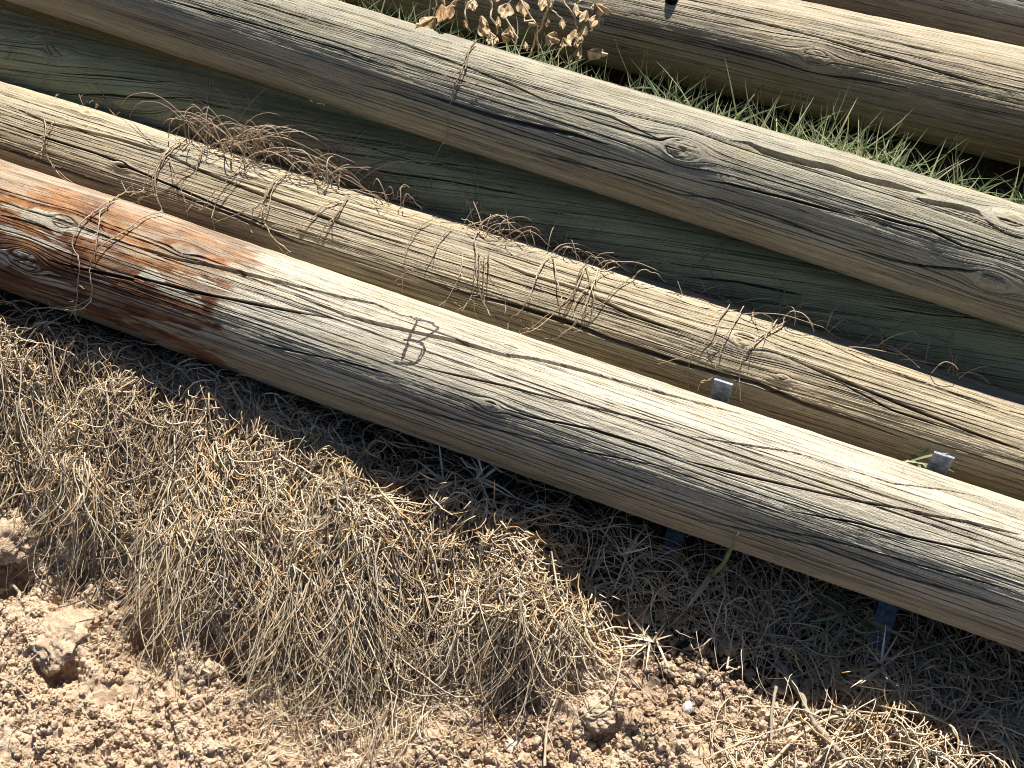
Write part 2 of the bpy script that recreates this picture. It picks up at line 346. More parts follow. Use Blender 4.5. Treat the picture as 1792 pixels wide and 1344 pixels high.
# ------------------------------------------------------------------ build one post
def build_post(p, mat, knots=(), cracks=(), n_checks=90, seed=1, spiral=0.0, th0=-75, th1=140, ds=0.002, dt=0.0006,
               maskfn=None, lo=None, hi=None, rough=1.0, clean_end=False):
    R = np.random.default_rng(seed)
    rm = p.r(p.L / 2)
    lo = 0.55 if lo is None else lo; hi = p.L - 0.55 if hi is None else hi
    S = np.concatenate([np.linspace(0, lo, 40)[:-1], np.arange(lo, hi, ds), np.linspace(hi, p.L, 40)])
    a0, a1 = math.radians(th0), math.radians(th1)
    TH = np.concatenate([np.arange(a0, a1, dt / rm), np.linspace(a1, a0 + 2 * math.pi, 46)[:-1]])
    s, th = np.meshgrid(S, TH, indexing='ij'); t = th * rm
    kn = []
    for (px, py, a, *rest) in knots:
        T, q, h = p.hit(CAM, ray(px, py)); kn.append((q[0], h[0] * rm, a, rest[0] if rest else 1.0))
    def psi_of(s, t):
        o = t + spiral * s + (vnoise(s * 1.4, t * 5, seed) - 0.5) * 0.007 + (vnoise(s * 9, t * 30, seed + 5) - 0.5) * 0.0009
        for (ks, kt, a, st) in kn:
            dsx = (s - ks) / 2.0; dtt = t - kt; r2 = dsx ** 2 + dtt ** 2
            o = o - st * dtt * a * a / np.maximum(r2, a * a * 0.75)
        return o
    psi = psi_of(s, t)
    disp = (fbm(s * 2.6, t * 5, seed + 2, 2) - 0.5) * 0.007 + (fbm(s * 4.5, psi * 170, seed + 4, 3) - 0.5) * 0.0008 * rough + (fbm(s * 34, t * 55, seed + 7, 3) - 0.5) * 0.0016
    disp += (fbm(s * 8, psi * 430, seed + 9, 2) - 0.5) * 0.0009 * rough
    crack = np.zeros_like(s); knot = np.zeros_like(s)
    for (ks, kt, a, st) in kn:
        dsx = (s - ks) / 1.5; dtt = t - kt; r = np.hypot(dsx, dtt) + (fbm(s * 60, t * 60, seed, 3) - 0.5) * a * 0.9
        disp += 0.0035 * st * np.exp(-(np.hypot((s - ks) / 2.2, dtt) / (a * 1.9)) ** 2)
        m = sm(-r, -a * 1.05, -a * 0.4); knot = np.maximum(knot, m)
        rings = np.sin(r / a * 15 + 4 * vnoise(s * 60, t * 60, seed + 1))
        disp += m * rings * 0.0003 + m * (fbm(s * 120, t * 160, seed + 8, 3) - 0.5) * 0.005
        rim = np.exp(-((r - a * 0.92) / (a * 0.09)) ** 2) * (vnoise(s * 40, t * 40, seed + 6) > 0.42)
        rim = rim * sm(vnoise(s * 50 + 9, t * 50, seed + 16), 0.45, 0.7); disp -= rim * 0.0014; crack = np.maximum(crack, rim * 0.3)
        if a > 0.014:                                     # coarse star checks in the big knots
            ang = np.arctan2(dtt, dsx)
            for k in range(6):
                a_k = R.uniform(-3.1, 3.1); da = np.abs((ang - a_k + vnoise(r * 300, r * 0, seed + k) * 0.8 + math.pi) % (2 * math.pi) - math.pi) * r
                cc = np.clip(1 - da / 0.0010, 0, 1) * sm(-r, -a * 1.0, -a * 0.7) * sm(r, a * 0.1, a * 0.25)
                disp -= cc * 0.0022; crack = np.maximum(crack, cc * 0.7)
    def carve(s0, s1, cfun, w0, depth, tint=1.0):
        i0, i1 = np.searchsorted(S, [s0, s1])
        if i1 - i0 < 3: return
        ss = S[i0:i1]; u = (ss - s0) / (s1 - s0)
        cs = cfun(ss) + (vnoise(ss * 30, ss * 0 + s0 * 50, seed) - 0.5) * 0.0008
        wd = 0.82 * w0 * np.minimum(1, np.minimum(u, 1 - u) * 5) ** 0.7 * (0.75 + 0.5 * vnoise(ss * 16, ss * 0 + 7.7 + s0 * 9, seed)) + 1e-5
        pr = psi[i0:i1]
        c0, c1 = cs.min() - 0.03, cs.max() + 0.03
        cols = np.where(((pr.min(0) < c1) & (pr.max(0) > c0)))[0]
        if not len(cols): return
        d = np.abs(pr[:, cols] - cs[:, None]) / wd[:, None]
        f = np.clip(1.15 - d, 0, 1)
        blk = np.ix_(range(i0, i1), cols)
        disp[blk] -= depth * np.minimum(f * 2.2, 1) * (wd / w0)[:, None]
        lip = np.exp(-((d - 1.5) / 0.45) ** 2) * 0.00035 * min(1, w0 / 0.0012); disp[blk] += lip
        crack[blk] = np.maximum(crack[blk], np.minimum(f * 1.8, 1) * tint)
    for pts, w0, depth in cracks:                         # the long splits
        pts = np.array(pts, float); T, q, h = p.hit(CAM, ray(pts[:, 0], pts[:, 1])); ok = np.isfinite(T)
        if ok.sum() < 2: continue
        q, h = q[ok], h[ok]; o = np.argsort(q); q, h = q[o], h[o]
        cv = psi_of(q, h * rm)
        carve(q[0], q[-1], lambda x: np.interp(x, q, cv), w0, depth, 0.55 if w0 > 0.0024 else 0.9)
    sp = 0.62 / n_checks                                  # rows of drying checks, evenly shared round the post
    for c0 in np.arange(a0 * rm, a1 * rm, sp):
        s0 = lo - 0.3 * R.random(); c = c0 + R.normal(0, sp * 0.35); big = R.random()
        while s0 < hi:
            L = R.uniform(0.15, 1.1); c += R.normal(0, sp * 0.25)
            ww = 0.00045 + 0.0006 * big * R.uniform(0.5, 1.1)
            if R.random() < 0.8: carve(s0, s0 + L, (lambda x, c=c, s0=s0: c + spiral * s0), ww, ww * 2.6, R.uniform(0.85, 1.0))
            s0 += L * R.uniform(0.85, 1.1)
    for k in range(n_checks // 3):
        L = R.uniform(0.04, 0.3); s0 = R.uniform(lo - 0.2, hi - 0.1); c = R.uniform(a0 * rm, a1 * rm) + spiral * s0; ww = 0.0003 + 0.0007 * R.random() ** 3
        carve(s0, s0 + L, (lambda x, c=c, s0=s0: c + R.uniform(-0.001, 0.001)), ww, ww * 2.6, R.uniform(0.6, 1.0))
    thw = (th + math.pi) % (2 * math.pi) - math.pi
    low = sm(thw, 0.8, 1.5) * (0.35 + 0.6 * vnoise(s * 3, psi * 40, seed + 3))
    dirt = sm(fbm(s * 5, psi * 34, seed + 12, 4), 0.54, 0.68) * 0.6
    green = np.zeros_like(s); stain = np.zeros_like(s)
    if maskfn: low, dirt, green, stain = maskfn(p, s, th, t, psi, low, dirt, green, stain)
    r = p.r(s) + disp
    V = p.A + s[..., None] * p.d + (r * np.cos(th))[..., None] * p.n1 + (r * np.sin(th))[..., None] * p.n2
    ns, nth = s.shape; idx = np.arange(ns * nth).reshape(ns, nth); nx = np.roll(idx, -1, 1)
    F = np.stack([idx[:-1], idx[1:], nx[1:], nx[:-1]], -1).reshape(-1, 4)
    V = V.reshape(-1, 3)
    ca, cb = p.A, p.A + p.d * p.L
    V = np.vstack([V, ca, cb]); n0 = ns * nth
    f2 = np.stack([np.full(nth, n0), idx[0], nx[0]], -1); f3 = np.stack([np.full(nth, n0 + 1), nx[-1], idx[-1]], -1)
    # faces outward whatever the handedness
    if np.dot(np.cross(p.d, p.n1), p.n2) < 0: pass
    else: F, f2, f3 = F[:, ::-1], f2[:, ::-1], f3[:, ::-1]
    pad = lambda A, k: np.vstack([A, np.zeros((2, k))])
    flow = pad(np.stack([s, psi, np.full_like(s, seed * 3.7)], -1).reshape(-1, 3), 3)
    one = np.ones_like(s)
    mask = pad(np.stack([crack, knot, stain, one], -1).reshape(-1, 4), 4); mask2 = pad(np.stack([np.clip(low, 0, 1), dirt, green, one], -1).reshape(-1, 4), 4)
    me = mesh("timber_post", V, [F, f2, f3], mat, True, {'flow': ('FLOAT_VECTOR', flow), 'mask': ('FLOAT_COLOR', mask), 'mask2': ('FLOAT_COLOR', mask2)})
    p.grid = (S, TH, disp)
    return obj("timber_post", me)
def disp_at(p, q, th):
    S, TH, D = p.grid
    i = np.clip(np.searchsorted(S, q), 1, len(S) - 1); j = np.clip(np.searchsorted(TH, th), 1, len(TH) - 1)
    return D[i, j]

def Z(ox, oy, sc, pts): return [(ox + a / sc, oy + b / sc) for a, b in pts]
K = 2.987
R1 = lambda *p: Z(0, 0, K, p); R2 = lambda *p: Z(600, 0, K, p); R3 = lambda *p: Z(1192, 0, K, p)
R4 = lambda *p: Z(0, 450, K, p); R5 = lambda *p: Z(600, 450, K, p); R6 = lambda *p: Z(1192, 450, K, p)
R9 = lambda *p: Z(1192, 894, K, p)
ZA = lambda *p: Z(0, 330, 4.48, p); ZB = lambda *p: Z(0, 0, 4.48, p); ZC = lambda *p: Z(720, 0, 4.48, p)
ZD = lambda *p: Z(1100, 150, 4.48, p); ZE = lambda *p: Z(1492, 330, 5.973, p)

def mask1(p, s, th, t, psi, low, dirt, green, stain):
    q = lambda x, y: p.hit(CAM, ray(x, y))[1][0]
    edge = 0.5 * (q(430, 480) + q(415, 590))
    n = (fbm(s * 28, psi * 55, 31, 4) - 0.5); n2 = fbm(s * 9, psi * 80, 44, 4)
    e = edge + n * 0.13 + (th - 0.7) * -0.01
    st = sm(e - s, -0.012, 0.045) * (0.5 + 0.5 * sm(th, -0.9, 0.1))
    st = st * (0.55 + 0.45 * sm(n2, 0.38, 0.54))
    hole = sm(n2, 0.63, 0.67) * sm(th, -0.2, 0.2); st = st * (1 - 0.9 * hole)
    for (x, y, a, b) in ((262, 485, 0.035, 0.011), (310, 515, 0.04, 0.006), (60, 380, 0.05, 0.012), (150, 412, 0.045, 0.006), (15, 450, 0.05, 0.016), (365, 495, 0.03, 0.005)):
        T, qq, hh = p.hit(CAM, ray(x, y)); d = np.hypot((s - qq[0]) / a, (t - hh[0] * p.r(p.L / 2)) / b) + n * 2.4
        st = st * (1 - 0.92 * sm(-d, -1.1, -0.75))
    dirt = np.maximum(dirt * 0.5, sm(fbm(s * 4, psi * 50, 52, 4) + 0.35 * np.exp(-((th - 0.95) / 0.2) ** 2), 0.62, 0.82) * 0.5)
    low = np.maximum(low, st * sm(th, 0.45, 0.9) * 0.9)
    return low, dirt * (1 - st), green, st
def mask3(p, s, th, t, psi, low, dirt, green, stain):
    n = fbm(s * 24, psi * 34, 61, 5)
    band = np.exp(-((th - 0.85) / 0.3) ** 2)
    return low, 0.45 * sm(n + 0.16 * band, 0.5, 0.66), green, stain
def mask4(p, s, th, t, psi, low, dirt, green, stain):
    thw = (th + math.pi) % (2 * math.pi) - math.pi
    green = sm(fbm(s * 3, psi * 14, 71, 3), 0.32, 0.6) * sm(-thw, -1.25, -0.6) * 0.9
    return low * 0.6, dirt, green, stain

M_W1 = wood_mat("wood_front", (0.42, 0.375, 0.285), (0.54, 0.495, 0.39), (0.63, 0.585, 0.475), (0.25, 0.2, 0.13), (0.135, 0.05, 0.026), (0.39, 0.185, 0.068), (0.17, 0.155, 0.125))
M_W2 = wood_mat("wood_second", (0.36, 0.30, 0.2), (0.49, 0.415, 0.29), (0.6, 0.52, 0.375), (0.22, 0.165, 0.095))
M_W3 = wood_mat("wood_stacked", (0.30, 0.27, 0.195), (0.395, 0.365, 0.275), (0.48, 0.45, 0.355), (0.29, 0.23, 0.145), patch=(0.19, 0.18, 0.165), speck=1.0)
M_W4 = wood_mat("wood_green", (0.45, 0.42, 0.215), (0.6, 0.54, 0.28), (0.7, 0.6, 0.32), (0.66, 0.5, 0.21), patch=(0.32, 0.32, 0.23), speck=0.2)
M_W5 = wood_mat("wood_back", (0.35, 0.295, 0.2), (0.47, 0.40, 0.285), (0.56, 0.485, 0.36), (0.27, 0.2, 0.14))
M_W6 = wood_mat("wood_grey", (0.27, 0.25, 0.215), (0.37, 0.345, 0.3), (0.46, 0.43, 0.38), (0.21, 0.18, 0.155))

b1 = build_post(P1, M_W1, [(112, 390, 0.010), (45, 455, 0.0145, 1.2), (325, 437, 0.008), (895, 607, 0.006), (860, 710, 0.006, 1.2)],
    [(ZA((910, 410), (1100, 470), (1400, 560), (1790, 640)) + R5((0, 210), (170, 240), (300, 300), (460, 335)), 0.0028, 0.009),
     (R4((1500, 185), (1790, 296)) + R5((0, 300), (150, 340), (370, 390), (600, 440), (840, 510), (1000, 530), (1250, 590), (1500, 660), (1790, 740)) + R6((250, 800), (500, 860)), 0.0036, 0.012),
     (ZA((340, 530), (640, 630), (1060, 690)) + R4((700, 120), (1000, 180), (1300, 240), (1790, 330)), 0.0024, 0.010),
     (R5((330, 560), (600, 620), (840, 670), (1100, 740), (1400, 810), (1790, 900)), 0.0017, 0.006),
     (R5((800, 790), (1000, 840), (1300, 900), (1600, 990), (1790, 1060)), 0.0018, 0.006),
     (R5((0, 700), (350, 790), (800, 900), (1200, 1000), (1790, 1120)), 0.0014, 0.005),
     (R4((1250, 425), (1500, 485)) + R5((0, 545), (330, 640)), 0.0016, 0.006),
     (ZA((0, 210), (130, 240), (350, 310), (500, 355)), 0.0016, 0.006),
     (R9((560, 0), (900, 60), (1250, 150), (1790, 270)), 0.002, 0.007), (R9((1170, 0), (1500, 60), (1790, 130)), 0.0022, 0.007),
     (R9((0, 20), (700, 180), (1100, 330), (1790, 530)), 0.0018, 0.006), (R6((0, 1060), (500, 1180), (950, 1280), (1300, 1340)), 0.002, 0.007),
     (R6((0, 930), (600, 1020), (1100, 1180), (1790, 1300)), 0.0013, 0.005), (R9((200, 30), (800, 160), (1300, 300), (1790, 430)), 0.0015, 0.005)],
    125, 1, maskfn=mask1)
tag(b1, "weathered front timber post with a rust-red stained left end and a hand-drawn letter B", "post", "round timber posts")
b2 = build_post(P2, M_W2, [(155, 200, 0.007), (210, 288, 0.005), (1303, 597, 0.010, 1.2), (1370, 660, 0.004)],
    [(R1((0, 530), (250, 640), (600, 720), (870, 800), (1000, 870), (1300, 990), (1600, 1100), (1790, 1170)) + R2((350, 1290),), 0.0030, 0.010),
     (R5((750, 0), (960, 90), (1230, 170), (1500, 300), (1790, 400)), 0.0026, 0.009),
     (R6((480, 500), (880, 660), (1200, 790), (1500, 910), (1790, 1010)), 0.0028, 0.010),
     (R5((350, 90), (560, 170), (850, 240), (1150, 330), (1400, 430), (1790, 560)) + R6((200, 610), (400, 660), (650, 770), (900, 850), (1200, 960)), 0.0036, 0.014),
     (R1((0, 640), (300, 740), (500, 800), (800, 930), (1100, 1060), (1500, 1220)), 0.0022, 0.009),
     (R1((0, 770), (250, 860), (500, 950), (640, 990)), 0.003, 0.012), (R1((900, 1010), (1200, 1120), (1600, 1290)), 0.0026, 0.010),
     (R6((600, 380), (1000, 560), (1400, 700), (1790, 850)), 0.0014, 0.005), (R6((800, 640), (1100, 800), (1400, 900)), 0.0016, 0.006)],
    115, 2, rough=1.5)
tag(b2, "pale splintered timber post second from the front, draped with dry grass runners", "post", "round timber posts")
b3 = build_post(P3, M_W3, [(1195, 262, 0.0135, 1.2), (1770, 385, 0.014, 1.1), (1735, 492, 0.0125, 1.0), (1236, 371, 0.007)],
    [(R1((870, 0), (1200, 90), (1790, 260)) + R2((100, 310), (250, 360)), 0.0016, 0.006),
     (R2((380, 480), (560, 540), (750, 600), (950, 650), (1200, 700), (1400, 760)), 0.0032, 0.012),
     (R2((0, 130), (300, 220), (600, 330), (900, 450), (1050, 520), (1400, 610), (1680, 760)), 0.0018, 0.007),
     (R2((0, 420), (250, 480), (600, 600), (900, 700), (1250, 800), (1600, 880), (1790, 930)), 0.0013, 0.005),
     (R2((800, 740), (1000, 800), (1400, 900), (1700, 990)), 0.0013, 0.005),
     (ZD((780, 430), (940, 450), (1050, 510), (1200, 560), (1400, 610), (1550, 640), (1790, 720)) + ZE((600, 25), (780, 75)), 0.0056, 0.015),
     (ZE((650, 110), (830, 160), (1100, 210), (1300, 270), (1370, 330)), 0.004, 0.012),
     (ZE((1370, 330), (1450, 400), (1600, 480), (1790, 540)), 0.0024, 0.009),
     (ZD((560, 730), (800, 770), (1050, 840), (1300, 900), (1790, 1030)), 0.002, 0.008), (ZE((0, 620), (400, 740), (700, 800), (1100, 835), (1400, 850)), 0.002, 0.008),
     (ZE((0, 220), (400, 330), (800, 430), (1150, 600), (1500, 700), (1790, 770)), 0.0018, 0.007), (ZD((0, 720), (400, 850), (700, 890), (1100, 1010), (1500, 1170), (1790, 1260)), 0.0015, 0.006)],
    90, 3, maskfn=mask3, rough=1.3, hi=P3.L - 0.6)
tag(b3, "knotty grey timber post stacked above the shaded green one, with long open splits", "post", "round timber posts")
b4 = build_post(P4, M_W4, [(322, 218, 0.017, 1.2), (100, 90, 0.012)],
    [(ZB((480, 740), (850, 740), (1200, 770), (1500, 770), (1790, 860)), 0.0022, 0.009), (ZB((420, 570), (900, 600), (1200, 640), (1390, 640)), 0.0019, 0.007),
     (R2((0, 870), (300, 910), (550, 945), (1050, 1040)), 0.0022, 0.009), (R2((60, 750), (400, 850), (700, 870), (850, 900)), 0.0019, 0.007),
     (R6((0, 100), (300, 130), (640, 200)), 0.0022, 0.009), (R6((1000, 250), (1300, 300), (1790, 350)), 0.0022, 0.009)],
    95, 4, spiral=0.16, maskfn=mask4, rough=0.8, th0=-100, th1=120)
tag(b4, "low green-tinged timber post lying in shadow beneath the knotty grey one", "post", "round timber posts")
b5 = build_post(P5, M_W5, [(1427, 100, 0.012, 1.2)],
    [(R3((100, 40), (500, 140), (800, 220), (1100, 300), (1500, 420), (1790, 500)), 0.0024, 0.008),
     (R3((0, 190), (300, 270), (500, 320), (800, 400), (1200, 460)), 0.002, 0.008)], 80, 5, ds=0.0025, dt=0.0008, lo=0.7, hi=P5.L - 1.0)
tag(b5, "tan timber post behind the strip of green grass, with a dark bolt head", "post", "round timber posts")
b6 = build_post(P6, M_W6, [], [], 70, 6, ds=0.003, dt=0.001, lo=0.7, hi=P6.L - 0.9)
M_W7 = wood_mat("wood_darkened", (0.05, 0.045, 0.036), (0.07, 0.062, 0.05), (0.09, 0.08, 0.066), (0.05, 0.043, 0.034))  # wood darkened so this post reads as deep shade
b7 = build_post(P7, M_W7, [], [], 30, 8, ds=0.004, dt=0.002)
tag(b7, "added timber post, darkened to read as deep shade, between the green post and the knotty grey one", "post", "round timber posts")
tag(b6, "silver-grey timber post rearmost of all, at the upper right corner", "post", "round timber posts")

# hand-drawn letter on the front post: a part that follows the wood surface into its splits
def stroke_ribbon(p, lines, wid, name, mat, parent, lift=0.0007):
    Vs, Fs, n = [], [], 0
    for pts in lines:
        pts = np.array(pts, float); d = np.concatenate([[0], np.cumsum(np.hypot(*np.diff(pts, axis=0).T))])
        u = np.arange(0, d[-1], 0.7); xy = np.stack([np.interp(u, d, pts[:, 0]), np.interp(u, d, pts[:, 1])], 1)
        xy += np.stack([vnoise(u * 0.12, u * 0 + n), vnoise(u * 0.12, u * 0 + n + 5)], 1) * 2 - 1
        tn = np.gradient(xy, axis=0); tn /= np.linalg.norm(tn, axis=1, keepdims=True); nn = np.stack([-tn[:, 1], tn[:, 0]], 1)
        wv = wid * (0.35 + 1.0 * vnoise(u * 0.16, u * 0 + n * 1.3, 3)) * np.minimum(1, np.minimum(u, d[-1] - u) * 0.2 + 0.25)
        row = []
        for k in np.linspace(-1, 1, 7):
            P = xy + nn * (wv * k)[:, None]; T, q, th = p.hit(CAM, ray(P[:, 0], P[:, 1]))
            row.append(p.pt(q, th, disp_at(p, q, th) + lift))
        V = np.stack(row, 1); m = len(u); idx = np.arange(m * 7).reshape(m, 7) + n
        Vs.append(V.reshape(-1, 3)); Fs.append(np.stack([idx[:-1, :-1], idx[1:, :-1], idx[1:, 1:], idx[:-1, 1:]], -1).reshape(-1, 4)); n += m * 7
    o = obj(name, mesh(name, np.vstack(Vs), np.vstack(Fs), mat)); o.parent = parent; return o
mm, t_, b_ = mat_new("brown_crayon"); g_ = NG(t_)
nz = g_.noise(g_.n("ShaderNodeNewGeometry").outputs['Position'], 420, 3)
g_.l(g_.ramp(nz, [(0.34, (0.035, 0.026, 0.026)), (0.56, (0.10, 0.07, 0.062)), (0.78, (0.36, 0.3, 0.24))]), b_.inputs['Base Color']); b_.inputs['Roughness'].default_value = 0.8
ZL = lambda *p: Z(660, 530, 8.96, p)
lm = stroke_ribbon(P1, [ZL((510, 195), (580, 240), (640, 250), (760, 275), (870, 320), (930, 365)), ZL((640, 250), (600, 330), (570, 400), (520, 490), (480, 600), (440, 720), (400, 830), (375, 905)),
    ZL((500, 640), (460, 720), (430, 800), (410, 870)), ZL((930, 350), (965, 380), (920, 430), (850, 470), (780, 530), (700, 580), (640, 600), (540, 575), (400, 570)),
    ZL((650, 595), (720, 650), (745, 720), (720, 800), (690, 870), (600, 925), (500, 950), (370, 940), (245, 905)), ZL((700, 700), (690, 780), (650, 870))], 2.1, "letter_mark", mm, b1)
lm['label'] = "brown crayon letter B drawn by hand"

# bolt head in the back post
def hexbolt(center, nrm, r, h, parent):
    q = Vector(nrm).to_track_quat('Z', 'Y').to_matrix(); Vs, Fs = [], []
    prof = [(1.25, 0), (1.25, 0.15), (1.0, 0.16), (1.0, 0.85), (0.86, 1.0), (0.5, 1.0), (0.42, 0.82)]
    for i, (a, z) in enumerate(prof):
        for k in range(24):
            th = k * math.pi / 12; f = 1.0
            if 2 <= i <= 3: f = math.cos(math.pi / 6) / math.cos((th % (math.pi / 3)) - math.pi / 6)
            Vs.append(Vector(center) + q @ Vector((a * r * f * math.cos(th), a * r * f * math.sin(th), z * h)))
    F = [[i * 24 + k, i * 24 + (k + 1) % 24, (i + 1) * 24 + (k + 1) % 24, (i + 1) * 24 + k] for i in range(len(prof) - 1) for k in range(24)]
    Vs.append(Vector(center) + q @ Vector((0, 0, 0.82 * h))); n = len(Vs) - 1; i = len(prof) - 1
    f3 = [[i * 24 + k, i * 24 + (k + 1) % 24, n] for k in range(24)]
    m, t, b = mat_new("black_bolt"); b.inputs['Base Color'].default_value = (0.015, 0.015, 0.017, 1); b.inputs['Roughness'].default_value = 0.35; b.inputs['Metallic'].default_value = 0.6
    o = obj("bolt_head", mesh("bolt_head", np.array([tuple(v) for v in Vs]), [np.array(F), np.array(f3)], m, False)); o.parent = parent
T_, q_, h_ = P5.hit(CAM, ray(1176, -3)); c_ = P5.pt(q_, h_, -0.002)[0]
hexbolt(c_, P5.n1 * math.cos(h_[0]) + P5.n2 * math.sin(h_[0]), 0.0105, 0.012, b5)

# ------------------------------------------------------------------ strands
def tubes(P, Rad, tint, sides=3):
    """P (N,K,3), Rad (N,K), tint (N,) -> V,F,attrs"""
    N, Kk, _ = P.shape
    T = np.gradient(P, axis=1); T /= np.linalg.norm(T, axis=2, keepdims=True) + 1e-9
    ref = np.zeros_like(T); ref[...] = np.array([0.31, 0.2, 0.93]); A = np.cross(T, ref); A /= np.linalg.norm(A, axis=2, keepdims=True) + 1e-9; B = np.cross(T, A)
    an = np.arange(sides) * 2 * math.pi / sides
    V = P[:, :, None] + Rad[:, :, None, None] * (np.cos(an)[None, None, :, None] * A[:, :, None] + np.sin(an)[None, None, :, None] * B[:, :, None])
    idx = np.arange(N * Kk * sides).reshape(N, Kk, sides); nx = np.roll(idx, -1, 2)
    F = np.stack([idx[:, :-1], nx[:, :-1], nx[:, 1:], idx[:, 1:]], -1).reshape(-1, 4)
    return V.reshape(-1, 3), F, {'tint': ('FLOAT', np.repeat(tint, Kk * sides))}
def ribbons(P, Wd, tint, side, fold=0.35):
    """flat blades with a centre fold: P (N,K,3), Wd (N,K), side (N,3)"""
    N, Kk, _ = P.shape
    T = np.gradient(P, axis=1); T /= np.linalg.norm(T, axis=2, keepdims=True) + 1e-9
    sd = np.cross(T, side[:, None, :] + 0 * T); sd /= np.linalg.norm(sd, axis=2, keepdims=True) + 1e-9; up = np.cross(sd, T)
    V = np.stack([P - sd * Wd[..., None] + up * (Wd * fold)[..., None], P, P + sd * Wd[..., None] + up * (Wd * fold)[..., None]], 2)
    idx = np.arange(N * Kk * 3).reshape(N, Kk, 3)
    F = np.stack([idx[:, :-1, :-1], idx[:, :-1, 1:], idx[:, 1:, 1:], idx[:, 1:, :-1]], -1).reshape(-1, 4)
    return V.reshape(-1, 3), F, {'tint': ('FLOAT', np.repeat(tint, Kk * 3))}
def inpoly(x, y, poly):
    poly = np.array(poly, float); c = np.zeros(len(x), bool); j = len(poly) - 1
    for i in range(len(poly)):
        xi, yi = poly[i]; xj, yj = poly[j]
        c ^= ((yi > y) != (yj > y)) & (x < (xj - xi) * (y - yi) / (yj - yi + 1e-12) + xi); j = i
    return c
def sample_poly(poly, n):
    poly = np.array(poly, float); lo, hi = poly.min(0), poly.max(0); out = np.zeros((0, 2))
    while len(out) < n:
        p = lo + rng.random((n * 2, 2)) * (hi - lo); out = np.vstack([out, p[inpoly(p[:, 0], p[:, 1], poly)]])
    return out[:n]
def creep(start, L, heading, wander, Kk, h0, arch, stiff=0.9, curl=0.0):
    """runners that creep over the ground and hang down the bank"""
    N = len(start); step = L / (Kk - 1); P = np.zeros((N, Kk, 3)); x, y = start[:, 0].copy(), start[:, 1].copy()
    hd = heading.copy(); cv = rng.normal(0, wander, N) + curl
    z = ground_z(x, y) + h0; P[:, 0] = np.stack([x, y, z], 1)
    for k in range(1, Kk):
        cv = cv * 0.75 + rng.normal(0, wander, N) * 0.6; hd = hd + cv + rng.normal(0, 0.09, N)
        x = x + np.cos(hd) * step; y = y + np.sin(hd) * step; u = k / (Kk - 1)
        tz = ground_z(x, y) + h0 * (1 - 0.6 * u) + arch * math.sin(math.pi * u) + rng.normal(0, 0.0012, N)
        z = np.maximum(tz, z - stiff * step); P[:, k] = np.stack([x, y, z], 1)
    return P
def taper(N, Kk, r, end=0.45):
    return r[:, None] * (1 - (1 - end) * np.linspace(0, 1, Kk) ** 1.5)[None]
acc = []
MAT = [(-20, 585), (180, 620), (330, 640), (470, 690), (600, 800), (760, 850), (900, 950), (1020, 1010), (1090, 1090), (1050, 1130), (900, 1100), (760, 1070), (640, 1060), (480, 1040), (380, 1010), (260, 960), (180, 900), (60, 850), (-20, 820)]
BARS = [((1188, 905), (1158, 1015)), ((1575, 1050), (1522, 1190))]
def mat_layer(poly, n, Lr, rr, h0r, archr, hd0, hds, wander, tint, Kk=11, stiff=0.9, gaps=0.0, keepoff=False):
    s = sample_poly(poly, n); G = to_ground(s[:, 0], s[:, 1])
    if gaps:
        k = fbm(G[:, 0] * 13, G[:, 1] * 13, 55, 3) + rng.normal(0, 0.05, n) > gaps; s, G = s[k], G[k]
    if keepoff:
        k = np.ones(len(s), bool)
        for a, b in BARS:
            a, b = np.array(a, float), np.array(b, float); u = np.clip(((s - a) @ (b - a)) / ((b - a) @ (b - a)), 0, 1)
            k &= np.linalg.norm(s - a - u[:, None] * (b - a), axis=1) > 20
        s, G = s[k], G[k]
    k = np.ones(len(s), bool)                             # hollows the thatch leaves open
    for hx, hy, ha, hb in ((248, 1090, 42, 110), (428, 1160, 22, 60), (25, 1000, 50, 45), (100, 1175, 45, 30)): k &= ((s[:, 0] - hx) / ha) ** 2 + ((s[:, 1] - hy) / hb) ** 2 > 1
    s, G = s[k], G[k]; n = len(s)
    L = rng.uniform(*Lr, n) * rng.choice([0.5, 1, 1, 1.25], n); P = creep(G, L, hd0 + rng.normal(0, hds, n), wander, Kk, rng.uniform(*h0r, n), rng.uniform(*archr, n), stiff)
    r = rr[0] + (rr[1] - rr[0]) * rng.random(n) ** 1.8
    acc.append(tubes(P, taper(n, Kk, r, rng.choice([0.3, 0.9])), np.clip(rng.normal(*tint, n), 0, 1)))
DN = -math.pi / 2
mat_layer(MAT, 4600, (0.05, 0.13), (0.0006, 0.0019), (0.0, 0.03), (0.0, 0.02), DN, 0.75, 0.27, (0.52, 0.25), gaps=0.40)
mat_layer(MAT, 5600, (0.02, 0.08), (0.0005, 0.0017), (0.005, 0.05), (0.0, 0.03), DN, 1.5, 0.36, (0.68, 0.25), 9, gaps=0.42)
cr = sample_poly([(-40, 600), (330, 660), (470, 710), (600, 820), (760, 870), (900, 965), (1040, 1050), (980, 1100), (840, 1060), (600, 1010), (430, 960), (250, 920), (-40, 800)], 190)
Gc = to_ground(cr[:, 0], cr[:, 1])
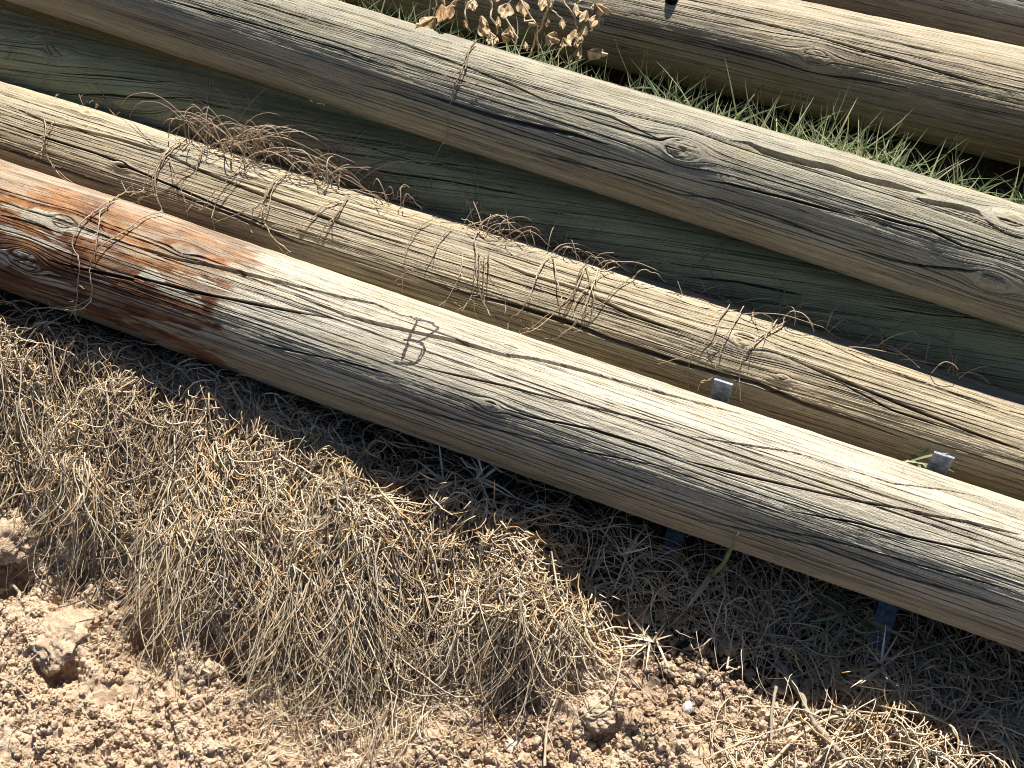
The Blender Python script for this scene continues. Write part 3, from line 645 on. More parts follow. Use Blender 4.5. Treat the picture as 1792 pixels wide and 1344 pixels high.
for c in Gc:
    n = rng.integers(10, 46); ang = rng.uniform(-0.9, 0.5); off = rng.normal(0, rng.uniform(0.02, 0.06), n)
    st = c + np.stack([off * math.cos(ang), off * math.sin(ang) + rng.normal(0, 0.022, n), np.zeros(n)], 1)
    hd = DN + rng.normal(0, 0.55); L = rng.uniform(0.05, 0.19, n) * rng.uniform(0.6, 1.25)
    P = creep(st, L, hd + rng.normal(0, 0.22, n) - off * rng.normal(0, 6), 0.25, 13, rng.uniform(0.004, 0.055, n), rng.uniform(0, 0.022, n), rng.uniform(0.5, 1.0))
    acc.append(tubes(P, taper(n, 13, 0.0005 + 0.0012 * rng.random(n) ** 2), np.clip(rng.normal(rng.uniform(0.3, 0.85), 0.22, n), 0, 1)))
# locks that hang over the dark hollows
for (px, py, n, ln) in ((60, 760, 40, 0.12), (150, 850, 50, 0.12), (310, 940, 80, 0.2), (350, 950, 70, 0.21), (520, 1030, 60, 0.17), (600, 1060, 50, 0.17), (800, 1060, 50, 0.12), (465, 1000, 50, 0.19), (390, 960, 40, 0.13), (560, 1060, 60, 0.16), (640, 1080, 70, 0.17), (710, 1060, 60, 0.16)):
    c = to_ground([px], [py])[0]; st = c + rng.normal(0, 1, (n, 3)) * [0.028, 0.022, 0]
    P = creep(st, ln * rng.uniform(0.5, 1.2, n), DN + rng.normal(0, 0.25) + rng.normal(0, 0.13, n) - (st[:, 0] - c[0]) * 5, 0.18, 14, rng.uniform(0.02, 0.06, n), rng.uniform(0, 0.02, n), 0.55)
    acc.append(tubes(P, taper(n, 14, 0.0005 + 0.0012 * rng.random(n) ** 2), np.clip(rng.normal(rng.uniform(0.4, 0.85), 0.2, n), 0, 1)))
# lower skirt thinning out on the soil
mat_layer([(330, 1000), (480, 1020), (760, 1050), (1050, 1110), (1080, 1150), (900, 1150), (760, 1260), (560, 1260), (460, 1180)], 1300, (0.03, 0.11), (0.0006, 0.0016), (0, 0.02), (0, 0.012), DN, 0.9, 0.26, (0.55, 0.24), gaps=0.42)
mat_layer([(430, 1180), (700, 1150), (820, 1344), (420, 1344)], 480, (0.02, 0.09), (0.0005, 0.0013), (0, 0.01), (0, 0.01), DN, 1.0, 0.26, (0.55, 0.24), gaps=0.42)
mat_layer([(0, 800), (220, 900), (240, 1010), (0, 960)], 480, (0.02, 0.08), (0.0005, 0.0013), (0, 0.015), (0, 0.012), DN, 0.7, 0.25, (0.55, 0.24))
# loose runners in the shadow under the front post
STRIP = [(0, 510), (200, 590), (430, 660), (700, 760), (1000, 880), (1250, 970), (1500, 1060), (1792, 1160), (1792, 1290), (1500, 1230), (1280, 1150), (1090, 1080), (800, 870), (480, 700), (200, 630), (0, 600)]
mat_layer(STRIP, 1000, (0.04, 0.16), (0.0006, 0.0014), (0.0, 0.03), (0.0, 0.03), 0, 3.0, 0.22, (0.6, 0.25), 11, keepoff=True)
mat_layer([(1100, 960), (1792, 1180), (1792, 1330), (1620, 1260), (1480, 1215), (1320, 1140), (1120, 1060)], 750, (0.03, 0.12), (0.0006, 0.0016), (0, 0.03), (0, 0.03), 0, 3.0, 0.22, (0.6, 0.25), keepoff=True)
mat_layer([(1450, 1240), (1792, 1280), (1792, 1344), (1400, 1344)], 210, (0.05, 0.12), (0.0006, 0.0018), (0.004, 0.03), (0, 0.03), DN, 1.4, 0.16, (0.7, 0.2))
# sparse bits over the open soil
mat_layer([(0, 1000), (400, 1100), (900, 1150), (1300, 1200), (1450, 1344), (0, 1344)], 750, (0.012, 0.06), (0.0004, 0.0012), (0.001, 0.006), (0, 0.006), DN, 1.6, 0.22, (0.55, 0.25), 8)
mat_layer([(1280, 1200), (1500, 1240), (1640, 1344), (1200, 1344)], 170, (0.03, 0.1), (0.0005, 0.0014), (0.001, 0.012), (0, 0.012), DN, 1.2, 0.16, (0.68, 0.2), 9)
# short dead stuff under and between the posts
def strip_between(pa, pb, n, q0, q1, f0, f1, Lr, h0r, tint, hd=(0, 3.0), rr=(0.0005, 0.001), archr=(0, 0.03)):
    q = rng.uniform(q0, q1, n); f = rng.uniform(f0, f1, n)
    A = pa.A + np.outer(q, pa.d)
    k = ((A - pb.A) @ pb.d); B = pb.A + np.outer(k, pb.d)
    S = A + (B - A) * f[:, None]
    P = creep(S, rng.uniform(*Lr, n), hd[0] + rng.normal(0, hd[1], n), 0.15, 10, rng.uniform(*h0r, n), rng.uniform(*archr, n))
    acc.append(tubes(P, taper(n, 10, rng.uniform(*rr, n)), np.clip(rng.normal(*tint, n), 0, 1)))
strip_between(P2, P4, 900, 0.5, P2.L - 0.5, 0.42, 0.6, (0.03, 0.1), (0.0, 0.05), (0.35, 0.2), (-0.4, 0.5))
strip_between(P1, P2, 500, 0.5, P1.L - 0.5, 0.4, 0.65, (0.03, 0.09), (0.0, 0.02), (0.35, 0.2))
strip_between(P4, P5, 1500, 0.5, P4.L - 0.5, 0.15, 0.85, (0.03, 0.1), (0.0, 0.02), (0.4, 0.2))
def join(accs):
    n = 0; Vs, Fs, Ts = [], [], []
    for V, F, a in accs: Vs.append(V); Fs.append(F + n); Ts.append(a['tint'][1]); n += len(V)
    return np.vstack(Vs), np.vstack(Fs), {'tint': ('FLOAT', np.concatenate(Ts))}
V, F, a = join(acc)
dg = obj("dead_grass", mesh("dead_grass", V, F, M_DEAD, True, a)); tag(dg, "matted dead grass hanging over the soil bank and creeping round the posts", kind='stuff')

# ------------------------------------------------------------------ soil crumbs
def ico():
    p = (1 + 5 ** 0.5) / 2
    v = np.array([(-1, p, 0), (1, p, 0), (-1, -p, 0), (1, -p, 0), (0, -1, p), (0, 1, p), (0, -1, -p), (0, 1, -p), (p, 0, -1), (p, 0, 1), (-p, 0, -1), (-p, 0, 1)], float)
    f = np.array([(0, 11, 5), (0, 5, 1), (0, 1, 7), (0, 7, 10), (0, 10, 11), (1, 5, 9), (5, 11, 4), (11, 10, 2), (10, 7, 6), (7, 1, 8), (3, 9, 4), (3, 4, 2), (3, 2, 6), (3, 6, 8), (3, 8, 9), (4, 9, 5), (2, 4, 11), (6, 2, 10), (8, 6, 7), (9, 8, 1)])
    return v / np.linalg.norm(v[0]), f
def subdiv(v, f):
    cache, vs, out = {}, list(map(tuple, v)), []
    def mid(a, b):
        k = (min(a, b), max(a, b))
        if k not in cache:
            m = (np.array(vs[a]) + np.array(vs[b])) / 2; vs.append(tuple(m / np.linalg.norm(m))); cache[k] = len(vs) - 1
        return cache[k]
    for a, b, c in f:
        x, y, z = mid(a, b), mid(b, c), mid(c, a); out += [(a, x, z), (b, y, x), (c, z, y), (x, y, z)]
    return np.array(vs), np.array(out)
I0 = ico(); I1 = subdiv(*I0); I2 = subdiv(*I1); I3 = subdiv(*I2); I4 = subdiv(*I3)
def crumbs(G, size, base):
    v, f = base; n = len(G); m = len(v)
    Vv = v[None] * (1 + rng.normal(0, 0.16, (n, m, 1))) * rng.uniform(0.65, 1.2, (n, 1, 3)) * size[:, None, None]
    a = rng.uniform(0, 6.28, n); c, s = np.cos(a), np.sin(a)
    X = Vv[..., 0] * c[:, None] - Vv[..., 1] * s[:, None]; Y = Vv[..., 0] * s[:, None] + Vv[..., 1] * c[:, None]
    W = np.stack([X, Y, Vv[..., 2]], -1) + G[:, None, :] + (size * 0.35)[:, None, None] * [0, 0, 1]
    return W.reshape(-1, 3), (f[None] + (np.arange(n) * m)[:, None, None]).reshape(-1, 3)
SOILP = [(0, 830), (200, 900), (260, 1050), (420, 1150), (560, 1180), (760, 1080), (1000, 1090), (1100, 1060), (1792, 1260), (1792, 1400), (-40, 1400)]
ca = []; n = 0; CV, CF = [], []
for cnt, lo_, hi_, base in ((16000, 0.0012, 0.0032, I0), (7000, 0.0025, 0.0065, I1), (900, 0.005, 0.012, I2)):
    s = sample_poly(SOILP, cnt); G = to_ground(s[:, 0], s[:, 1]); G[:, 2] = ground_fine(G[:, 0], G[:, 1])
    sz = lo_ + (hi_ - lo_) * rng.random(cnt) ** 2.2
    keep = fbm(G[:, 0] * 14, G[:, 1] * 14, 17, 3) + rng.normal(0, 0.1, cnt) > 0.42
    V, F = crumbs(G[keep], sz[keep], base); CV.append(V); CF.append(F + n); n += len(V)
sc = obj("soil_crumbs", mesh("soil_crumbs", np.vstack(CV), np.vstack(CF), M_SOIL, False)); tag(sc, "loose crumbs of dry tan soil scattered over the bank foot", kind='stuff')

# clods and stones
def lump(name, px, py, r, label, cat, mat, flat=0.7, rough=0.4, seed=0, group=None, sink=0.42, base=None, freq=2.2):
    G = to_ground([px], [py])[0]; v, f = base or I4
    n1 = fbm(v[:, 0] * freq + seed, v[:, 1] * freq + v[:, 2] * 1.7, seed, 4) - 0.5; n2 = fbm(v[:, 2] * freq * 3 + seed, v[:, 0] * freq * 3 - v[:, 1] * 3, seed + 4, 3) - 0.5
    n3 = np.abs(fbm(v[:, 0] * 9 + seed * 3, v[:, 1] * 9 + v[:, 2] * 7, seed + 9, 3) - 0.5)
    V = v * (1 + n1 * rough * 2 + n2 * rough * 0.9 - n3 * rough * 0.9)[:, None] * r * np.array([1.15, 0.95, flat])
    o = obj(name, mesh(name, V, f, mat, True), None, (G[0], G[1], G[2] + r * flat * (1 - sink * 2))); o.rotation_euler = (0, 0, seed * 1.3)
    return tag(o, label, cat, group)
for (px, py, r, fl, sd, lb) in ((105, 1118, 0.044, 0.5, 1, "large crumbly soil clod at the lower left, above a dark hollow"), (132, 962, 0.021, 0.8, 2, "small pale soil clod beside the hanging grass"),
        (30, 935, 0.045, 0.6, 3, "overhanging soil clod at the left edge, laced with roots"), (1045, 1245, 0.024, 0.6, 4, "rounded soil clod on the open ground right of the pale stalk"),
        (1010, 1180, 0.014, 0.7, 5, "little soil clod just under the grass tips at the middle"), (170, 1035, 0.02, 0.6, 6, "grey-tan clod between the two big clods at left"),
        (345, 1225, 0.016, 0.7, 7, "lone clod below the darkest gap of the hanging grass"), (1290, 1300, 0.02, 0.6, 8, "flat soil clod left of the forked twig"), (760, 1300, 0.017, 0.65, 9, "soil clod near the bottom edge left of the pale stone")):
    lump("soil_clod", px, py, r, lb, "clod", M_SOIL, fl, 0.42, sd, "clods of dry soil")
def stone_mat(nm, c0, c1):
    m, t, b = mat_new(nm); g = NG(t); p = g.n("ShaderNodeNewGeometry").outputs['Position']; n1 = g.noise(p, 140, 4)
    g.l(g.ramp(n1, [(0.35, c0), (0.65, c1)]), b.inputs['Base Color']); b.inputs['Roughness'].default_value = 0.7; g.l(g.bump(n1, 0.001), b.inputs['Normal']); return m
lump("pebble", 1203, 1240, 0.0085, "smooth white pebble on the open soil at the lower middle right", "pebble", stone_mat("white_pebble", (0.48, 0.43, 0.37), (0.66, 0.62, 0.56)), 0.85, 0.2, 3, None, 0.15, I3, 1.6)
lump("flat_stone", 903, 1305, 0.014, "flat pale stone lying near the bottom edge", "stone", stone_mat("pale_stone", (0.4, 0.33, 0.27), (0.56, 0.49, 0.42)), 0.4, 0.2, 5, None, 0.1, I3, 1)

# ------------------------------------------------------------------ steel cradle arms under the front post
def bar(px_tip, py_tip, px_low, py_low, label):
    p = P1
    T, q, th = p.hit(CAM, ray(px_tip - 26, py_tip + 75)); q0 = q[0]; r = p.r(q0); c = p.A + p.d * q0
    n2, n1 = p.n2, p.n1
    low = to_ground([px_low], [py_low])[0] - [0, 0, 0.02]
    back = lambda v, z: c - n2 * v + n1 * z
    path = [back(r * 1.14, r * 0.62), back(r * 1.11, r * 0.0), back(r * 1.02, -r * 0.55), back(r * 0.72, -r * 0.95), back(r * 0.25, -r * 1.1), back(-r * 0.35, -r * 1.13)]
    # tip height so that it stands clear of the post top as seen
    path.append(path[-1] * 0.35 + low * 0.65 + np.array([0, 0, 0.004])); path.append(low)
    # shift along the post so it runs to the low end in a straight plan line
    sh = (low - path[5]) @ p.d
    pts = []
    for i, P in enumerate(path):
        v = (P - c) @ -n2; tot = (low - c) @ -n2
        pts.append(P + p.d * (0 if i > 5 else sh * 0.0))
    pts = np.array(pts)
    # smooth, then sweep a rounded flat section (32 x 9 mm)
    u = np.linspace(0, len(pts) - 1, 60); i = np.clip(u.astype(int), 0, len(pts) - 2); f = (u - i)[:, None]
    g = lambda k: pts[np.clip(k, 0, len(pts) - 1)]
    Pc = 0.5 * (2 * g(i) + (g(i + 1) - g(i - 1)) * f + (2 * g(i - 1) - 5 * g(i) + 4 * g(i + 1) - g(i + 2)) * f ** 2 + (3 * g(i) - g(i - 1) - 3 * g(i + 1) + g(i + 2)) * f ** 3)
    Tn = np.gradient(Pc, axis=0); Tn /= np.linalg.norm(Tn, axis=1, keepdims=True); side = np.cross(Tn, np.cross(p.d, Tn)); side /= np.linalg.norm(side, axis=1, keepdims=True); up = np.cross(side, Tn)
    sec = [(-1, -.7), (-.9, -1), (.9, -1), (1, -.7), (1, .7), (.9, 1), (-.9, 1), (-1, .7)]
    V = np.stack([Pc + side * 0.0138 * a + up * 0.0018 * b for a, b in sec], 1); m = len(u); idx = np.arange(m * 8).reshape(m, 8); nx = np.roll(idx, -1, 1)
    F = np.stack([idx[:-1], nx[:-1], nx[1:], idx[1:]], -1).reshape(-1, 4)
    capV = np.vstack([V.reshape(-1, 3)]); f8 = np.array([[0, 1, 2, 3, 4, 5, 6, 7][::-1], [m * 8 - 8 + k for k in range(8)]])
    o = obj("steel_bar", mesh("steel_bar", capV, [F, f8], M_STEEL, False)); tag(o, label, "steel bar", "steel cradle arms under the front post"); return o
bar(1258, 668, 1160, 1015, "galvanised steel bar under the front post, its upturned tip left of the small green tuft")
bar(1665, 808, 1520, 1195, "galvanised steel bar under the front post, its upturned tip right of the small green tuft")

# ------------------------------------------------------------------ draped runners (things of strands)
def smooth(pts, n):
    pts = np.asarray(pts, float); d = np.concatenate([[0], np.cumsum(np.linalg.norm(np.diff(pts, axis=0), axis=1))]); u = np.linspace(0, d[-1], n)
    i = np.clip(np.searchsorted(d, u, 'right') - 1, 0, len(pts) - 2); f = ((u - d[i]) / (d[i + 1] - d[i] + 1e-9))[:, None]
    g = lambda k: pts[np.clip(k, 0, len(pts) - 1)]
    return 0.5 * (2 * g(i) + (g(i + 1) - g(i - 1)) * f + (2 * g(i - 1) - 5 * g(i) + 4 * g(i + 1) - g(i + 2)) * f ** 2 + (3 * g(i) - g(i - 1) - 3 * g(i + 1) + g(i + 2)) * f ** 3)
def bunch(name, label, cat, strands, group=None, r=0.0011, mat=None, part="runner", lift=0.0035, only=None, tint=(0.55, 0.25), clamp=0.10):
    root = None
    for k, pts in enumerate(strands):
        sp = smooth(pts, max(10, int(len(pts) * 5)))
        W = surf(sp[:, 0], sp[:, 1], lift, only); W[:, 2] += rng.uniform(0.0, 0.003) + (vnoise(np.arange(len(sp)) * 0.6, np.full(len(sp), k + len(label))) ) * 0.004
        for i in range(1, len(W)):                        # bridge gaps: a runner does not dive into a hole
            dd = np.linalg.norm(W[i] - CAM); d0 = np.linalg.norm(W[i - 1] - CAM)
            lim = d0 + 1.2 * np.linalg.norm(sp[i] - sp[i - 1]) / FPX * d0
            if dd > lim: W[i] = CAM + (W[i] - CAM) / dd * lim
        for i in range(len(W) - 2, -1, -1):
            dd = np.linalg.norm(W[i] - CAM); d0 = np.linalg.norm(W[i + 1] - CAM)
            lim = d0 + 1.2 * np.linalg.norm(sp[i] - sp[i + 1]) / FPX * d0
            if dd > lim: W[i] = CAM + (W[i] - CAM) / dd * lim
        if root is None: root = empty(name, W[0], label, cat, group); base = W[0].copy()
        rr = np.linspace(1, 0.55, len(W)) * r * rng.uniform(0.75, 1.2) * (0.85 + 0.5 * (vnoise(np.arange(len(W)) * 0.9, np.full(len(W), k * 3.1)) > 0.75))
        V, F, a = tubes((W - base)[None], rr[None], np.array([np.clip(rng.normal(*tint), 0, 1)]), 5)
        extra = [(V, F, a)]
        for _ in range(rng.integers(1, 5)):
            i0 = rng.integers(1, len(W) - 1); dr = (W[i0] - W[i0 - 1]); dr = dr / (np.linalg.norm(dr) + 1e-9) + rng.normal(0, 0.7, 3); dr[2] = abs(dr[2]) * 0.5; dr /= np.linalg.norm(dr)
            u = np.linspace(0, 1, 6)[:, None]; Q = W[i0] - base + dr * u * rng.uniform(0.008, 0.022) + rng.normal(0, 0.0007, (6, 3)) * u
            extra.append(tubes(Q[None], (np.linspace(0.8, 0.4, 6) * r * rng.uniform(0.6, 1.0))[None], np.array([np.clip(rng.normal(*tint), 0, 1)]), 4))
        V, F, a = join(extra)
        obj(part, mesh(part, V, F, mat or M_RUN, True, a), root)
    return root
GR = "dry runners draped over the posts"
B = lambda lb, st, **k: bunch("dry_runner_bunch", lb, "dry grass", st, GR, **k)
B("forked tuft of dry runners hanging off the second post nearest the left edge", [R1((230, 620), (245, 680), (235, 760), (250, 830), (300, 890), (350, 930), (400, 970)), R1((235, 740), (230, 800), (190, 820), (175, 860)), R1((240, 770), (215, 860), (205, 880)), R1((290, 640), (245, 700), (240, 740)), R1((245, 790), (270, 860), (330, 930), (390, 975))])
B("thick bunch of dry runners over the second post, first right of the round knot", [R1((1000, 740), (900, 770), (830, 860), (810, 940), (800, 1010), (740, 1050), (690, 1060)), R1((950, 750), (880, 800), (820, 920), (830, 1040), (870, 1130)), R1((890, 830), (920, 930), (960, 1020), (990, 1140)),
   R1((1060, 790), (1030, 870), (900, 930), (870, 940)), R1((690, 910), (700, 990), (740, 1060)), R1((600, 1040), (680, 1010), (770, 1010)), R1((960, 735), (860, 810), (790, 890), (770, 960), (740, 990)), R1((980, 740), (870, 830), (815, 900), (805, 990), (850, 1090)), R1((930, 930), (1000, 1010), (1010, 1080))])
B("pair of dry runners slanting down the second post between two thicker bunches", [R1((1310, 860), (1250, 950), (1150, 1030), (1080, 1080), (1030, 1140)), R1((1180, 800), (1070, 790), (1040, 860), (1030, 900)), R1((1300, 850), (1190, 950), (1090, 1060), (1060, 1120)), R1((1130, 1060), (1120, 1150), (1130, 1200))])
B("bunch of dry runners on the second post that trails down to the red-stained wood", [R1((1480, 920), (1400, 1000), (1380, 1080), (1390, 1180), (1450, 1270), (1510, 1340)), R1((1440, 940), (1380, 1050), (1330, 1100), (1200, 1140), (1130, 1170)), R1((1500, 910), (1430, 990), (1410, 1080), (1380, 1150)), R1((1330, 1100), (1320, 1180), (1315, 1260)), R1((1520, 925), (1440, 960), (1390, 1050), (1360, 1080), (1260, 1120)), R1((1390, 1180), (1430, 1240), (1530, 1320))])
B("thin parallel dry runners over the second post above the drawn letter", [R1((1790, 1050), (1700, 1080), (1650, 1130), (1560, 1190), (1500, 1240)), R1((1790, 1080), (1730, 1160), (1680, 1240), (1640, 1310)), R2((30, 1030), (-30, 1130), (-100, 1210), (-130, 1290))])
B("loose trio of dry runners over the second post, left of the densest cluster", [R2((470, 1160), (400, 1200), (350, 1270), (330, 1340)) + R5((335, 60), (330, 90), (280, 130), (260, 160)), R2((570, 1200), (510, 1260), (470, 1330)) + R5((400, 60), (330, 95), (300, 110)), R5((320, 90), (318, 150), (316, 190))])
B("densest cluster of dry runners over the middle of the second post", [R5((630, -20), (620, 80), (580, 170), (530, 250)), R5((700, -30), (700, 100), (680, 200), (660, 240), (600, 290)), R5((715, -30), (720, 180), (760, 270), (830, 360)), R5((765, -20), (770, 120), (830, 190), (860, 280), (870, 360)), R5((745, -10), (740, 200), (750, 270)), R2((720, 1190), (690, 1260), (700, 1330)) + R5((695, 60), (685, 160)), R5((680, 210), (640, 260), (590, 285)), R5((690, 230), (700, 300), (730, 330))])
B("wiry pair of dry runners on the second post between the two largest clusters", [R5((1060, 20), (1010, 120), (970, 230), (910, 310)), R5((1100, 0), (1120, 130), (1150, 240), (1170, 270)), R5((1010, 130), (1030, 60), (1080, 0)), R5((980, 200), (930, 290), (880, 320), (870, 380))])
B("wide fan of dry runners sweeping to the right over the second post", [R5((1280, 40), (1230, 110), (1200, 220), (1090, 300), (940, 410)), R5((1330, 80), (1300, 180), (1230, 330), (1130, 420), (1060, 440)), R5((1440, 70), (1340, 110), (1220, 240), (1210, 330)), R5((1530, 110), (1420, 180), (1360, 250), (1270, 310), (1240, 390), (1200, 440)), R5((1270, 60), (1290, 130), (1310, 260), (1240, 330)), R5((1260, 80), (1215, 180), (1120, 290), (1000, 380), (920, 400)), R5((1230, 340), (1180, 390), (1090, 430)), R5((930, 330), (960, 370), (1050, 380))])
B("pair of looping dry runners over the second post, left of its dark-eyed knot", [R6((130, 210), (170, 190), (250, 250), (200, 330), (170, 410), (80, 500), (40, 570), (40, 690)), R6((320, 280), (290, 330), (230, 430), (160, 470), (120, 520)), R6((220, 470), (180, 560), (180, 600)), R6((80, 500), (30, 520), (-30, 540), (-120, 560)), R6((90, 690), (110, 650), (160, 640))])
B("stout dry runner crossing the dark-eyed knot and ending above a steel bar", [R6((510, 320), (460, 390), (350, 490), (310, 560), (300, 670), (260, 750)), R6((570, 340), (450, 410), (350, 480)), R6((305, 660), (315, 760)), R6((380, 280), (370, 320), (400, 370))])
B("long forked dry runners over the red-stained end of the front post", [ZA((900, 100), (830, 160), (740, 220), (650, 310), (600, 410), (590, 470), (630, 560), (640, 640), (620, 780), (610, 900), (560, 1030)), ZA((860, 170), (800, 210), (790, 330), (775, 400), (770, 490)),
   ZA((1280, 220), (1170, 240), (1060, 310), (940, 390), (830, 460), (740, 560), (720, 640), (730, 760), (730, 850), (640, 910), (580, 930), (430, 960), (300, 1050), (270, 1150)), ZA((730, 860), (690, 930), (560, 970), (440, 960), (270, 970), (150, 1050), (0, 1020)), ZA((440, 960), (435, 1030), (440, 1100)), ZA((480, 980), (540, 1080), (620, 1180), (740, 1230)), ZA((900, 100), (920, 80), (1000, 40), (1130, 40)), ZA((610, 920), (600, 1020), (640, 1080))], r=0.0013, tint=(0.6, 0.15))
bunch("dry_vine", "single thin dry vine crossing the knotty grey post from top to bottom", "dry vine", [ZC((510, 340), (460, 400), (440, 470), (430, 540), (390, 600), (345, 670), (330, 760), (300, 850), (275, 920), (280, 1020), (265, 1110), (200, 1230), (160, 1344)) + [(757, 298), (756, 335)], ZC((500, 350), (420, 460), (440, 540)), ZC((430, 540), (420, 500), (385, 590)), ZC((345, 670), (390, 690), (420, 672), (530, 680)), ZC((345, 670), (300, 650))], None, 0.0011, tint=(0.3, 0.1), part="vine_stem")
bunch("dry_runner_bunch", "angular dry runners rising between the second post and the shaded green post at left", "dry grass", [ZB((450, 770), (500, 740), (650, 590), (720, 690), (780, 770), (775, 870)), ZB((690, 600), (780, 540), (900, 495), (1040, 520)), ZB((770, 680), (830, 750), (880, 850), (940, 920)), ZB((780, 840), (790, 790), (830, 790), (900, 840), (1000, 900), (1080, 950), (1290, 990), (1450, 960), (1560, 970), (1700, 1000)), ZB((650, 755), (670, 800), (690, 850))], GR, 0.001, lift=0.008)
bunch("dry_runner_bunch", "curled dry runners on the shaded green post at the left edge", "dry grass", [ZB((0, 270), (100, 350), (110, 440), (80, 480)), ZB((120, 250), (230, 330), (330, 320), (370, 380), (400, 440), (390, 550), (330, 720)), ZB((0, 265), (150, 270), (320, 310), (470, 290)), ZB((10, 60), (20, 150), (70, 160), (120, 110)), ZB((0, 395), (80, 390), (110, 440)), ZB((160, 270), (290, 265))], GR, 0.001, lift=0.004, tint=(0.5, 0.2))

# tangles standing in the gap between second and green post
def tangle(px, py, span, n, up, label, lean=0.0):
    c = surf([px], [py], 0.0)[0]; root = empty("dry_grass_tangle", c, label, "dry grass", "dry grass tangles along the second post")
    acc2 = []
    q, th = ((c - P2.A) @ P2.d), -0.45
    for k in range(n):
        q0 = q + rng.normal(0, span * 0.4); a = P2.pt(np.array([q0]), np.array([rng.uniform(-1.1, -0.25)]), 0.004)[0]
        dr = P2.d * rng.normal(0.3 + lean, 1.0) + np.array([0.25, 0.95, 0]) * rng.uniform(0.0, 0.8); dr /= np.linalg.norm(dr)
        L = span * rng.choice([0.5, 0.8, 1.2, 1.7]) * rng.uniform(0.8, 1.3); u = np.linspace(0, 1, 14)[:, None]
        P = a + dr * L * u + np.array([0, 0, 1]) * (up * rng.uniform(0.2, 1.1) * np.sin(math.pi * u ** rng.uniform(0.5, 1.3)) - 0.05 * u ** 2 * L / span * rng.uniform(0.0, 1.0))
        P += np.stack([vnoise(u[:, 0] * 5, u[:, 0] * 0 + k * 1.7, j) - 0.5 for j in (1, 2, 3)], 1) * 0.014 * u
        for p in (P4, P2):                                # keep out of the wood
            qq = (P - p.A) @ p.d; rel = P - p.A - np.outer(qq, p.d); rad = np.linalg.norm(rel, axis=1); need = p.r(qq) + 0.003
            P = np.where((rad < need)[:, None], p.A + np.outer(qq, p.d) + rel / rad[:, None] * need[:, None], P)
        acc2.append(tubes((P - c)[None], (np.linspace(1, 0.5, 14) * rng.uniform(0.0006, 0.0011))[None], np.array([rng.uniform(0.2, 0.95)]), 4))
    V, F, a = join(acc2); o = obj("grass_strands", mesh("grass_strands", V, F, M_RUN, True, a), root); o['kind'] = 'stuff'
tangle(430, 262, 0.125, 110, 0.07, "largest arching tangle of dry grass at left behind the second post", 0.3)
tangle(560, 318, 0.085, 50, 0.045, "low dry grass tangle at the right foot of the largest one")
tangle(690, 352, 0.06, 22, 0.03, "small wispy dry tangle behind the second post, with a pale folded blade")
tangle(880, 405, 0.09, 40, 0.035, "arching dry tangle behind the second post above the densest draped cluster", 0.3)
tangle(1010, 455, 0.08, 34, 0.025, "reddish low dry tangle behind the second post near its middle", 0.4)
tangle(1230, 515, 0.07, 14, 0.02, "few dry stems behind the second post above its dark-eyed knot")
tangle(1400, 568, 0.09, 24, 0.035, "fan of bent dry stems behind the second post, right of its dark-eyed knot", 0.4)
tangle(1520, 603, 0.08, 16, 0.025, "loose dry loops behind the second post right of the fan of bent stems")
tangle(1665, 642, 0.08, 14, 0.025, "last dry tangle behind the second post towards the right edge")

# ------------------------------------------------------------------ green grass
def blades(base, L, az, tilt, bend, wid, Kk=8):
    N = len(base); u = np.linspace(0, 1, Kk)
    P = np.zeros((N, Kk, 3)); P[:, 0] = base; t = tilt.copy()
    for k in range(1, Kk):
        st = L / (Kk - 1); t = t + bend / (Kk - 1)
        P[:, k] = P[:, k - 1] + np.stack([np.cos(az) * np.sin(t), np.sin(az) * np.sin(t), np.cos(t)], 1) * st[:, None]
    W = wid[:, None] * (1 - u ** 2.2)[None] * (0.6 + 0.4 * np.minimum(1, u * 4))[None] + 0.0001
    return P, W
def grass_strip(n, q0, q1, f0, f1, Lr, wr, tint, tl=(0.05, 1.1), up=0.0):
    q = rng.uniform(q0, q1, n * 3); f = rng.uniform(f0, f1, n * 3); A = P5.A + np.outer(q, P5.d); k = (A - P3.A) @ P3.d; B_ = P3.A + np.outer(k, P3.d)
    S = A + (B_ - A) * f[:, None]; keep = fbm(S[:, 0] * 11, S[:, 1] * 11, 91, 2) + rng.normal(0, 0.16, n * 3) > 0.42; S = S[keep][:n]; n = len(S)
    S[:, 2] = ground_z(S[:, 0], S[:, 1]) + rng.uniform(0, 1, n) * up
    P, W = blades(S, rng.uniform(*Lr, n), rng.uniform(0, 6.28, n), rng.uniform(*tl, n), rng.normal(0.8, 0.9, n), rng.uniform(*wr, n))
    return ribbons(P, W, np.clip(rng.normal(*tint, n), 0, 1), rng.normal(0, 1, (n, 3)) + [0, 0, 0.3])
gr = [grass_strip(2300, 0.3, P5.L - 0.5, 0.34, 0.76, (0.05, 0.13), (0.0013, 0.0028), (0.55, 0.24), (0.2, 1.3)), grass_strip(2200, 0.3, P5.L - 0.5, 0.36, 0.76, (0.05, 0.15), (0.0011, 0.0024), (0.85, 0.16), (0.2, 1.4), 0.02),
      grass_strip(5200, 0.3, P5.L - 0.5, 0.34, 0.76, (0.05, 0.15), (0.0008, 0.0023), (0.66, 0.28), (0.7, 1.7), 0.05), grass_strip(900, 0.3, P5.L - 0.5, 0.3, 0.5, (0.08, 0.17), (0.0012, 0.0022), (0.55, 0.2))]
V, F, a = join(gr); go = obj("green_grass", mesh("green_grass", V, F, M_GREEN, True, a)); tag(go, "mixed green and straw grass growing between the knotty grey post and the tan post", kind='stuff')

